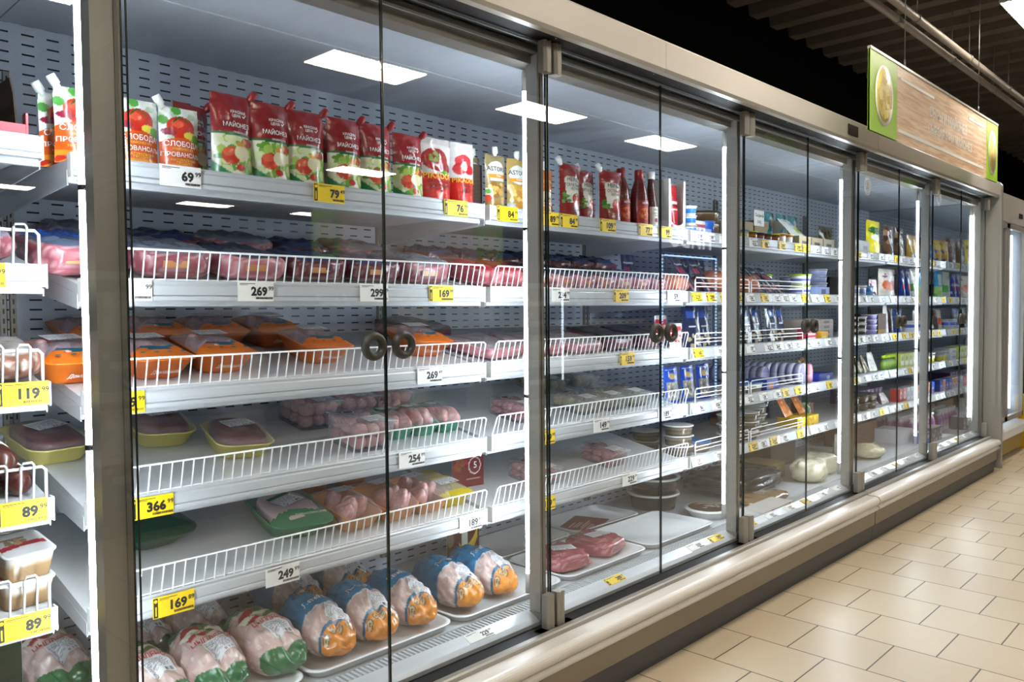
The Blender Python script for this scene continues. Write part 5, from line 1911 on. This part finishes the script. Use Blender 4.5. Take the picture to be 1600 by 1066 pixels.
def bag(c, cs, w=.2, h=.22, T=.07, seed=1, ops=None, nm='snack_bag'):
    cv = Cv(c, 28, 36).blobs(18, 0, .05, 1, .9, cs, .12, seed)
    if ops:
        ops(cv)
    return pouch(nm, 'bag', cv, w, h, T, (), None, seed * 2.7, GF, c, .03)


yl = bag('d8c81c', ['e8dc40', 'c8a818'], .3, .25, .07, 2, lambda c: c.e(.5, .74, .4, .1, '2f6a2c').e(.5, .55, .3, .08, 'd8e0d0').e(.4, .25, .3, .14, 'e0d040').e(.75, .45, .1, .06, 'b8302c'))
bn = bag('6a4a34', ['8a6a4e', '4a3222', 'a88a6c'], .23, .24, .07, 3)
gd = bag('c89a2c', ['e0bc4c', 'a87a1c', '3a4a8a'], .18, .2, .07, 4, lambda c: c.e(.5, .72, .4, .12, 'e8c860'))
dg = bag('4a3c18', ['6a5a24', '382c12'], .24, .2, .08, 5)
bsil = bag('5c86b8', ['7aa0cc', 'c8d4e0', '3a5a90'], .14, .15, .05, 6)
for pr_, x, y, lb in ((dg, 4.72, .58, 'dark olive bag at the top left of the fourth bay, behind the grey crate'), (yl, 5.08, .40, 'bright yellow bag with green oval on the top shelf of the fourth bay'),
                      (bn, 5.37, .40, 'brown patterned bag right of the bright yellow bag'), (bn, 5.62, .41, 'brown patterned bag second right of the bright yellow bag'),
                      (gd, 5.83, .40, 'golden bag on the top shelf, left of two'), (gd, 5.99, .41, 'golden bag on the top shelf, right of two'),
                      (bsil, 6.16, .40, 'blue silver bag on the top shelf at the right end')):
    put(pr_, (x, y, SZ[0]), lb, .05)
put(carton('cheese_crate', .24, .18, .085, Cv('b0b0b0', 20, 12).r(.1, .3, .3, .7, '4a4a4c').r(.6, .3, .9, .7, '8a8a8c'), '9a9a9c', '5a5a5e', (), 'crate'), (4.62, .39, SZ[0]), 'grey crate at the left end of the fourth bay top shelf')
wt = tub('yogurt_cup', .045, .05, .07, [(.05, 'dfe3ee'), (.3, 'dfe3ee'), (.32, '8a8fc8'), (.7, '9aa0d4'), (.72, 'eceef4'), (1, 'f0f2f6')], 1, 'lid_white', group='cups of the second shelf in the fourth bay')
lb2 = tub('yogurt_cup', .045, .05, .035, [(.05, '3a86c0'), (.6, '4a9ad0'), (1, 'b8d8e8')], 1, 'lid_blue', group='cups of the second shelf in the fourth bay')
for k, x in enumerate((4.58, 4.69)):
    put(wt, (x, .35, SZ[1]), f"white and lilac cup on fourth bay second shelf, {('left', 'right')[k]}")
for k in range(2):
    put(lb2, (4.81, .35, SZ[1] + k * .0365), f"flat blue cup on fourth bay second shelf, {('lower', 'upper')[k]}")
pw = bag('e0d4da', ['d8a0b0', 'f0ecee', '6a2a4a'], .15, .12, .05, 8, None, 'cheese_bag')
ow = bag('e2d8cc', ['e8ddd0', 'd8c8b8'], .36, .2, .07, 9, lambda c: c.e(.35, .45, .2, .17, 'd8602c').e(.68, .45, .2, .17, 'd04e22').e(.5, .35, .16, .12, 'e07a3a').blobs(14, .1, .72, .9, .92, ['7a3a5a', 'f0ece8'], .08, 3), 'cheese_bag')
nb = bag('1e2f86', ['2a44a4', '172464', 'c8ccd8'], .11, .21, .05, 10, lambda c: c.e(.5, .4, .25, .1, 'b8303c'), 'cheese_bag')
cy = bag('2f9cd0', ['4ab0dc', '2488c0'], .18, .22, .06, 11, lambda c: c.r(0, 0, 1, .45, 'a8c878').blobs(8, 0, .02, 1, .25, ['5a9a3c', '8aba50'], .12, 3).r(.3, .5, .7, .9, 'd8ecf4'), 'cheese_bag')
gw_ = bag('d4d8cc', ['b8c8b0', 'e8ecea', '6a8a5a'], .17, .22, .06, 12, lambda c: c.r(0, .25, 1, .5, '4a8a3c'), 'cheese_bag')
nv = bag('24386a', ['2c4a80', 'd8c04a'], .15, .2, .06, 13, lambda c: c.r(0, 0, 1, .4, 'c8b040'), 'cheese_bag')
for pr_, x, y, lb in ((pw, 4.97, .36, 'pale pink and plum pack on the second shelf of the fourth bay'), (ow, 5.29, .38, 'large white bag with orange fruits on the second shelf of the fourth bay'),
                      (nb, 5.56, .37, 'navy bag on the second shelf, left of two'), (nb, 5.68, .37, 'navy bag on the second shelf, right of two'), (gw_, 5.84, .38, 'white and green bag on the second shelf behind the last post but one'),
                      (cy, 6.05, .38, 'sky blue and green bag on the second shelf at the right end'), (nv, 5.9, .62, 'navy and yellow bag in the back of the second shelf, fifth bay')):
    put(pr_, (x, y, SZ[1]), lb, .03)
dkb = carton('dark_box', .2, .2, .14, Cv('2a2624', 10, 10), '221f1e', '2e2a28', (), 'box', GF)
put(dkb, (4.9, .68, SZ[1]), 'black box at the back of the second shelf, fourth bay')
# third shelf
sw = tub('dip_cup', .035, .04, .04, [(.05, 'e8e4dc'), (.3, '3a3430'), (.7, '4a443e'), (.75, 'ecebe8'), (1, 'f0f0ee')], 1, 'lid_white', group='stacked dip cups')
pu = tub('dip_cup', .045, .05, .033, [(.05, '7a70b4'), (.6, '8e86c4'), (1, 'e0def0')], 1, 'lid_white', group='stacked purple cups')
for j, x in enumerate((4.60, 4.73)):
    for k in range(3):
        put(sw, (x, .35, SZ[2] + k * .0415), f"black and white dip cup, {('left', 'right')[j]} stack, fourth bay third shelf, {ORD[k]} from below")
for k in range(4):
    put(pu, (4.91, .36, SZ[2] + k * .0345), f'purple cup on the third shelf of the fourth bay, {ORD[k]} from below')
put(carton('cheese_box', .15, .16, .14, Cv('4a3626', 16, 14).r(0, .1, 1, .3, '8a6a2c'), '3a2a1e', '4a382a', (), 'box', GF), (5.07, .41, SZ[2]), 'dark brown box with golden band on the third shelf of the fourth bay')
wpz = bag('e4e2de', ['d0ccc8', 'f0efec'], .08, .2, .05, 14)
put(wpz, (5.2, .36, SZ[2]), 'tall narrow white pack on the third shelf of the fourth bay', .0)
dk2 = bag('3a2c26', ['4a3a32', '2c201c', '6a5a4c'], .15, .18, .06, 15)
put(dk2, (5.33, .38, SZ[2]), 'dark brown bag on the third shelf behind the ring handles of the fourth bay')
bl2 = bag('27468c', ['3a5aa0', '1c3470', 'c8b88a', '6a8a4a'], .2, .17, .07, 16)
put(bl2, (5.53, .39, SZ[2]), 'blue patterned bag on the third shelf, left of the white tube')
wb2 = tub('yogurt_cup', .05, .055, .08, [(.05, 'e4e8f0'), (.4, 'e4e8f0'), (.42, '3a5ab0'), (.7, '4a6ac0'), (.72, 'f0f2f6'), (1, 'f4f6f8')], 1, 'lid_white', group='white and blue pots, third shelf of the fifth bay')
for k, x in enumerate((5.70, 5.83)):
    put(wb2, (x, .36, SZ[2]), f"white and blue pot on the third shelf of the fifth bay, {('left', 'right')[k]}")
put(ow, (5.98, .40, SZ[2]), 'small white fruit bag on the third shelf of the fifth bay', .0, 0, (.42, 1, .8))
put(dk2, (6.13, .38, SZ[2]), 'dark brown bag on the third shelf at the right end', .0, 0, (.9, 1, .9))
# fourth shelf
tn = bag('9a8a6c', ['b0a084', '7a6c52', '6a5a44'], .12, .12, .05, 17, None, 'cheese_bag')
for k, x in enumerate((4.58, 4.68, 4.78, 4.88)):
    put(tn, (x, .37, SZ[3]), f'tan bag leaning on fourth bay fourth shelf, {ORD[k]} from the left', .3, -.25)
wg = bag('dcdad0', ['e8e6de', 'c8c6ba'], .14, .13, .06, 18, None, 'cheese_bag')
put(wg, (5.01, .37, SZ[3]), 'white bag right of the tan bags on the fourth shelf', .1, -.2)
yg = bottle('sauce_bottle', [(.02, 0), (.022, .004), (.022, .05), (.01, .075), (.01, .085)], ['4a6a2c', '4a6a2c', '8aa83c', '3a5a28', '3a5a28'], None, cap=[(.011, .083), (.012, .1), (.011, .102)], capmat='lid_lime', group='small green bottles on the fourth shelf')
for k in range(5):
    put(yg, (5.12 + k * .052, .34, SZ[3]), f'small green bottle on fourth bay fourth shelf, {ORD[k]} from the left')
gx = carton('cheese_box', .085, .1, .1, Cv('c8cc5c', 18, 20).r(.1, .2, .9, .5, 'e8ecd8').e(.5, .7, .3, .15, '6a8a2c'), 'b8c048', 'd0d880', (), 'box', 'yellow green boxes on the fourth shelf')
for k in range(4):
    put(gx, (5.42 + k * .09, .36, SZ[3]), f'yellow green box on the fourth shelf, {ORD[k]} from the left')
wx = carton('cheese_box', .18, .12, .045, Cv('d8dce2', 20, 10).r(.1, .3, .6, .7, '9aa4b8'), 'd0d4dc', 'e0e4ea', (), 'box', 'flat white boxes on the fourth shelf of the fifth bay')
for k in range(2):
    put(wx, (5.87, .37, SZ[3] + k * .0468), f"flat white box on the fourth shelf of the fifth bay, {('lower', 'upper')[k]}")
ycup = tub('yogurt_cup', .04, .045, .075, [(.05, 'd8c83a'), (.5, 'e0d458'), (.55, 'f0eed8'), (1, 'f4f2e6')], 1, 'lid_white', group='yellow and white cups at the right end')
for k, x in enumerate((6.02, 6.13)):
    put(ycup, (x, .35, SZ[3]), f"yellow and white cup at the right end of the fourth shelf, {('left', 'right')[k]}")
# fifth shelf
pb = carton('yogurt_multipack', .14, .2, .075, Cv('6a4a78', 20, 14).blobs(8, 0, .2, 1, .9, ['8a6a98', 'c8b8d0', '503860'], .12, 3), '5c3f6a', '8a7a94', (), 'box', 'purple multipacks on the fifth shelf')
for k in range(3):
    put(pb, (5.06 + k * .15, .55, SZ[4]), f'purple multipack on the fifth shelf of the fourth bay, {ORD[k]} from the left', 0, 0, (1, 1, 1.3))
gp_ = bag('2a4038', ['3a5448', '1c2c28', '6a7a70'], .2, .09, .08, 19)
put(gp_, (5.02, .37, SZ[4]), 'dark green pack before the purple multipacks', .1, -.4)
wpk = bag('d8d4d0', ['e8e6e2', 'c8a0a0'], .13, .08, .06, 20)
put(wpk, (5.22, .36, SZ[4]), 'white pack before the purple multipacks', .1, -.3)
rdb = carton('juice_box', .065, .065, .09, Cv('b8382c', 18, 24).e(.5, .5, .35, .3, 'e8dcd4').e(.5, .5, .2, .2, 'b8382c'), 'a83028', 'c8c4c0', (), 'box', 'small juice boxes on the fifth shelf')
whb = carton('juice_box', .065, .065, .09, Cv('dcdde4', 18, 24).r(.2, .3, .8, .7, '9a9cc0'), 'd0d2da', 'e8e8ec', (), 'box', 'small juice boxes on the fifth shelf')
blb = carton('juice_box', .065, .065, .09, Cv('2450b0', 18, 24).r(.1, .4, .9, .6, 'd8dce8').e(.5, .2, .3, .1, 'd87a2c'), '1c429c', '3a60bc', (), 'box', 'small juice boxes on the fifth shelf')
orb = carton('juice_box', .065, .065, .09, Cv('e0dcd4', 18, 24).r(0, .55, 1, .9, 'd8782c').e(.5, .3, .3, .14, 'b83c50'), 'd0ccc4', 'e0b890', (), 'box', 'small juice boxes on the fifth shelf')
for k, (pr_, x, c) in enumerate(((rdb, 5.42, 'red'), (rdb, 5.50, 'red'), (whb, 5.58, 'white'), (whb, 5.66, 'white'), (orb, 5.74, 'orange and white'), (orb, 5.82, 'orange and white'), (blb, 5.9, 'blue'), (blb, 5.98, 'blue'), (orb, 6.06, 'orange and white'), (blb, 6.14, 'blue'))):
    put(pr_, (x, .35, SZ[4]), f'small {c} juice box, {ORD[k]} from the left in the fifth shelf row')
sbt = tub('salad_tub', .06, .065, .05, [(.05, '4a3a2c'), (.6, '5a4a38'), (1, '8a7a68')], 1, 'lid_dark', group='brown tubs, fifth shelf of the fourth bay')
for j, x in enumerate((4.60, 4.76, 4.9)):
    for k in range(2):
        put(sbt, (x, .37, SZ[4] + k * .0515), f"brown tub, fourth bay fifth shelf, {('left', 'middle', 'right')[j]} stack, {('lower', 'upper')[k]}")
# bottom
crm = slab('cheese_bag', .26, .2, .09, 61, ('d0c4a0', 'e4dabc', 'b8ac88'), 'd8cca8', None, False, 'crumpled cream bags', .9, .9)
put(crm, (4.82, .33, DZ), 'crumpled clear bag of pale cheese alone at the bottom of the fourth bay', .3)
put(wg, (4.80, .52, DZ), 'white knotted bag behind the crumpled cheese bag', .1, 0, (1, 1, 1.1))
put(carton('carton_box', .46, .2, .16, Cv('6a4636', 24, 14).blobs(10, .1, .2, .9, .8, ['7a5646', '5a3a2c'], .1, 4), '5a3a2c', '7a5644', (), 'box'), (5.30, .62, DZ), 'wide reddish brown carton at the bottom of the fourth bay')
put(carton('carton_box', .2, .2, .1, Cv('d0d2d6', 16, 10), 'c8cad0', 'e0e2e6', (), 'box'), (5.58, .42, DZ), 'white carton at the bottom right of the reddish brown carton')
db = bottle('yogurt_bottle', [(.028, 0), (.031, .005), (.031, .09), (.026, .12), (.016, .14), (.016, .15)], ['e4dfe8', 'e4dfe8', '7a3070', '8a3a7c', 'e8e4ec', 'e8e4ec'], None, cap=[(.019, .148), (.02, .168), (.018, .17)], capmat='cap_white', group='purple and white drink bottles at the case bottom')
n_ = 0
for y in (.34, .42, .50, .58):
    for k in range(7):
        n_ += 1
        put(db, (5.74 + k * .072, y, DZ), f"purple white drink bottle at fifth bay bottom, {('front', 'second', 'third', 'back')[int((y - .33) / .08)]} row, {ORD[k]} from the left")
mp = carton('cup_multipack', .22, .1, .1, Cv('4a3f48', 24, 14).blobs(14, 0, 0, 1, 1, ['b8b0b8', '2c242c', 'd8d4d8'], .08, 4), '5a4f58', '8a848a', (), 'box')
put(mp, (5.85, .25, DZ), 'dark wrapped multipack of cups before the drink bottles')
put(carton('cup_multipack', .12, .08, .08, Cv('2f62b0', 16, 12).r(.1, .5, .9, .8, 'd8e0ec'), '2a56a0', 'c8d4e8', (), 'box'), (5.65, .25, DZ), 'blue and white multipack before the drink bottles')

# mirror that lines the right end of the far case
m, nt, out = newmat('mirror')
b = nt.nodes.new('ShaderNodeBsdfPrincipled')
b.inputs['Base Color'].default_value = (.75, .78, .8, 1)
b.inputs['Metallic'].default_value = 1
b.inputs['Roughness'].default_value = .02
nt.links.new(b.outputs[0], out.inputs[0])
mo = MB().box(6.2455, 6.2485, .10, .85, .286, 2.03, 'mirror').build('end_mirror', c2)

# round decals on the far doors
for x, z in ((3.873, 1.905), (5.115, 1.955)):
    d = MB()
    for r0, r1 in ((.046, .05), (.030, .034)):
        vs = []
        for i in range(33):
            a = 2 * math.pi * i / 32
            vs += [(x + r0 * math.cos(a), -.0036, z + r0 * math.sin(a)), (x + r1 * math.cos(a), -.0036, z + r1 * math.sin(a))]
        d.add(vs, [(2 * i, 2 * i + 1, 2 * i + 3, 2 * i + 2) for i in range(32)], 'ink_white')
    for i in range(18):
        a = 2 * math.pi * i / 18
        d.box(x + .039 * math.cos(a) - .003, x + .039 * math.cos(a) + .003, -.0037, -.0035, z + .039 * math.sin(a) - .004, z + .039 * math.sin(a) + .004, 'ink_white')
    d.box(x - .018, x + .012, -.0037, -.0035, z - .016, z + .006, 'ink_white').box(x - .006, x + .02, -.0037, -.0035, z + .002, z + .02, 'ink_white')
    d.build('round_decal', c2)


# ------------------------------------------------------------------ hanging signs
def hanging_sign(loc, w, h, l1, l2, label, right='mayo', rz=0.):
    r = thing(empty('hanging_sign', loc, rz), label, 'sign', 'hanging aisle signs')
    p = MB().box(-w / 2, w / 2, -.004, .004, 0, h, 'sign_wood').build('wood_panel', r)
    e = w * .158
    for s in (-1, 1):
        x0, x1 = (-w / 2, -w / 2 + e) if s < 0 else (w / 2 - e * .75, w / 2)
        MB().box(x0, x1, -.0055, .0055, 0, h, 'sign_green').build('green_end', r)
    MB().box(-w / 2, w / 2, -.008, .008, h, h + .012, 'sign_edge').build('top_profile', r)
    for sd in (-1,):
        bx = -w / 2 + e * .5
        b1 = MB().lathe([(h * .385, -.0075), (h * .385, -.0065)], 'ink_white', 40, bx, h * .5, axis='y')
        b1.lathe([(h * .335, -.0085), (h * .335, -.0078)], 'tray_yellow', 40, bx, h * .5, axis='y')
        b1.v = [(bx + (v[0] - bx) * .82, v[1], v[2]) for v in b1.v]
        b1.build('bowl_picture', r)
        cvb = MB()
        q = random.Random(2)
        cols = ('e8d88a', 'd8c470', 'f0e4a4', 'cdb862')
        for i in range(26):
            rr, a = h * .25 * math.sqrt(q.random()), q.random() * 6.28
            cx, cz = bx + rr * math.cos(a) * .85, h * .5 + rr * math.sin(a)
            s = h * .075
            an = q.uniform(.3, 1.2)
            pts = [(cx + s * math.cos(an + k * math.pi / 2), -.0095 - i * .0001, cz + s * math.sin(an + k * math.pi / 2)) for k in range(4)]
            cvb.add(pts, [(0, 1, 2, 3)], 'print_matte', False, [lin(cols[i % 4])] * 4)
        cvb.build('cheese_picture', r)
        bx = w / 2 - e * .375
        b2 = MB().lathe([(h * .385, -.0075), (h * .385, -.0065)], 'ink_white', 40, bx, h * .48, axis='y')
        b2.lathe([(h * .33, -.0085), (h * .33, -.0078)], 'tray_yellow', 40, bx, h * .48, axis='y')
        b2.v = [(bx + (v[0] - bx) * .72, v[1], v[2]) for v in b2.v]
        b2.build('bowl_picture', r)
    t = MB()
    cx = -w / 2 + w * .55
    t.text(l1, lambda a, b: (cx - w * .02 + a, -.0062, h * .55 + b), h * .2, 'ink_white', 'c', .022)
    t.text(l2, lambda a, b: (cx + a, -.0062, h * .31 + b), h * .185, 'ink_white', 'c', .02)
    t.box(-w / 2 + e * 1.12, -w / 2 + e * 2.6, -.0055, -.004, h * .82, h * .86, 'ink_white')
    t.box(w / 2 - e * 1.9, w / 2 - e * .95, -.0055, -.004, h * .82, h * .86, 'ink_white')
    t.box(-w / 2 + e * 1.05, w / 2 - e * .95, -.0055, -.004, h * .125, h * .17, 'ink_white')
    t.build('lettering', r)
    for x in (-w * .29, w * .30):
        m = MB().tube([(x, 0, h + .012), (x, 0, 3.22 - loc[2])], .0022, 'frame_grey', 5)
        m.lathe([(.005, h + .012), (.005, h + .05)], 'frame_grey', 8, x, 0)
        m.build('hanger_wire', r)
    return r


hanging_sign((4.335, -.25, 2.065), 2.26, .37, 'СЫРЫ И МАЙОНЕЗ', 'СЫРҘАР ҺӘМ МАЙОНЕЗ', 'wood and lime hanging sign with cheese bowl above the far cooler case')
hanging_sign((4.2, -4.2, 1.70), 2.26, .40, 'МОЛОЧНЫЕ ПРОДУКТЫ', 'ҺӨТ РИЗЫҠТАРЫ', 'wood and lime hanging sign for dairy, seen mirrored in the first bay glass', rz=math.pi)

# ------------------------------------------------------------------ second cabinet beyond the end panel
r = thing(empty('freezer_cabinet', (0, 0, 0)), 'grey freezer cabinet beyond the aluminium end panel at the right edge', 'freezer')
MB().prism([(.02, 1.925), (.0, 1.935), (-.012, 2.15), (.02, 2.165), (.9, 2.165), (.9, 1.925)], 6.46, 7.50, 'header_steel').build('header_panel', r)
MB().box(6.46, 6.49, .02, .9, .10, 1.925, 'inner_grey').box(7.47, 7.50, .02, .9, .10, 1.925, 'inner_grey').box(6.49, 7.47, .86, .9, .1, 1.925, 'cooler_blue').build('cabinet_body', r)
f = MB()
for a, b_ in ((6.46, 6.90), (6.93, 7.50)):
    f.box(a, a + .03, -.012, .02, .30, 1.92, 'aluminium').box(b_ - .03, b_, -.012, .02, .30, 1.92, 'aluminium')
    f.box(a, b_, -.012, .02, .30, .34, 'aluminium').box(a, b_, -.012, .02, 1.88, 1.92, 'aluminium')
f.build('door_frame', r)
MB().box(6.49, 6.87, 0, .006, .34, 1.88, 'door_glass').build('glass_door', r)
MB().box(6.96, 7.47, 0, .006, .34, 1.88, 'door_glass').build('glass_door', r)
MB().prism([(-.05, .265), (-.062, .25), (-.062, .19), (-.05, .175), (.9, .175), (.9, .265)], 6.46, 7.50, 'tray_white').build('bumper_rail', r)
MB().box(6.46, 7.50, -.01, .88, .035, .175, 'kick_ochre').build('kick_plate', r)
MB().lathe([(.012, .36), (.012, 1.86)], 'strip_light', 10, 6.94, .08).build('led_tube', r)
MB().lathe([(.012, .36), (.012, 1.86)], 'strip_light', 10, 7.42, .08).build('led_tube', r)
MB().box(7.28, 7.40, -.0095, -.006, 1.99, 2.03, 'black_clip').build('temperature_display', r)
sh = MB()
for z in (.36, .70, 1.03, 1.36, 1.62):
    sh.box(6.49, 7.47, .12, .86, z - .012, z, 'white_steel')
sh.build('shelf', r)
fz = [carton('frozen_box', .16, .2, .15, Cv(c, 20, 18).blobs(10, 0, 0, 1, 1, cs, .15, s).r(.1, .7, .9, .85, 'd8d4cc'), c, None, (), 'box', 'frozen food boxes in the freezer cabinet')
      for s, (c, cs) in enumerate((('2f5cb0', ['4a78c8', 'd88a2c']), ('7a4038', ['9a5a4a', 'c8b0a0']), ('3a5a54', ['4a6a60', 'c8c0a0'])))]
n_ = 0
for i, z in enumerate((.36, .70, 1.03, 1.36, 1.62)):
    for k in range(5):
        put(fz[(i + k) % 3], (6.60 + k * .185, .30, z + .0006), f"frozen food box on the {('lowest', 'second lowest', 'middle', 'second highest', 'highest')[i]} freezer shelf, {ORD[k]} from the left")
yp = MB().box(7.56, 7.68, -.06, .3, 0, .47, 'yellow_paint')
thing(yp.build('yellow_stand', bevel=.012), 'bright yellow stand at the right edge of the photo beyond the freezer', 'stand')

# ------------------------------------------------------------------ across the aisle, seen only as reflections
r = thing(empty('beer_cooler', (0, 0, 0)), 'blue lit beer cooler across the aisle, mirrored in the second bay glass', 'cooler')
y0 = -3.0
MB().box(6.45, 7.60, y0 - .7, y0 - .02, .02, 1.86, 'cooler_blue').build('cabinet_body', r)
hd = MB().box(6.45, 7.60, y0 - .3, y0, 1.86, 2.16, 'cooler_blue')
hd.text('ПИВО', lambda a, b: (7.02 - a, y0 + .003, 1.905 + b), .30, 'sign_lit', 'c', .02)
hd.build('lit_header', r)
s = MB()
for x in (6.47, 7.56):
    for k in range(44):
        s.box(x, x + .018, y0 - .02, y0 - .012, .2 + k * .037, .222 + k * .037, 'cooler_light')
for k in range(40):
    s.box(6.52 + k * .026, 6.535 + k * .026, y0 - .02, y0 - .012, 1.80, 1.815, 'cooler_light')
s.build('light_strip', r)

r = thing(empty('island_shelving', (0, 0, 0)), 'low grey island shelving across the aisle, mirrored faintly in the first two bays', 'shelving')
b_ = MB().box(-1.0, 6.2, -3.75, -3.68, 0, 1.5, 'gondola_grey').box(-1.0, 6.2, -3.68, -3.02, 0, .14, 'gondola_grey')
b_.build('back_board', r)
for z in (.45, .80, 1.15, 1.48):
    MB().box(-1.0, 6.2, -3.68, -3.05, z - .02, z, 'white_steel').box(-1.0, 6.2, -3.05, -3.04, z - .045, z + .002, 'rail_plastic').build('shelf', r)
for x in (4.9,):
    MB().lathe([(.006, .62), (.006, 1.46)], 'strip_light', 8, x, -3.03).build('led_tube', r)
gx_ = [carton('pale_carton', .3, .25, .22, Cv(c, 20, 16).blobs(10, 0, 0, 1, 1, cs, .12, s).r(.1, .6, .9, .8, 'e0e0dc'), c, None, (), 'box', 'cartons on the island shelving, seen only mirrored')
       for s, (c, cs) in enumerate((('c8ccd4', ['9aa8c8', 'e0e0e4']), ('8a7468', ['b8a898', '6a4c40']), ('5a76a8', ['c8d4e4', '3a5688']), ('c8bca0', ['d8c83a', 'a89878'])))]
for i, z in enumerate((.14, .45, .80, 1.15)):
    for k in range(9):
        o = put(gx_[(i * 2 + k) % 4], (-.2 + k * .7, -3.3, z + .0006), 'carton on the island shelving across the aisle, seen only mirrored in glass', math.pi)
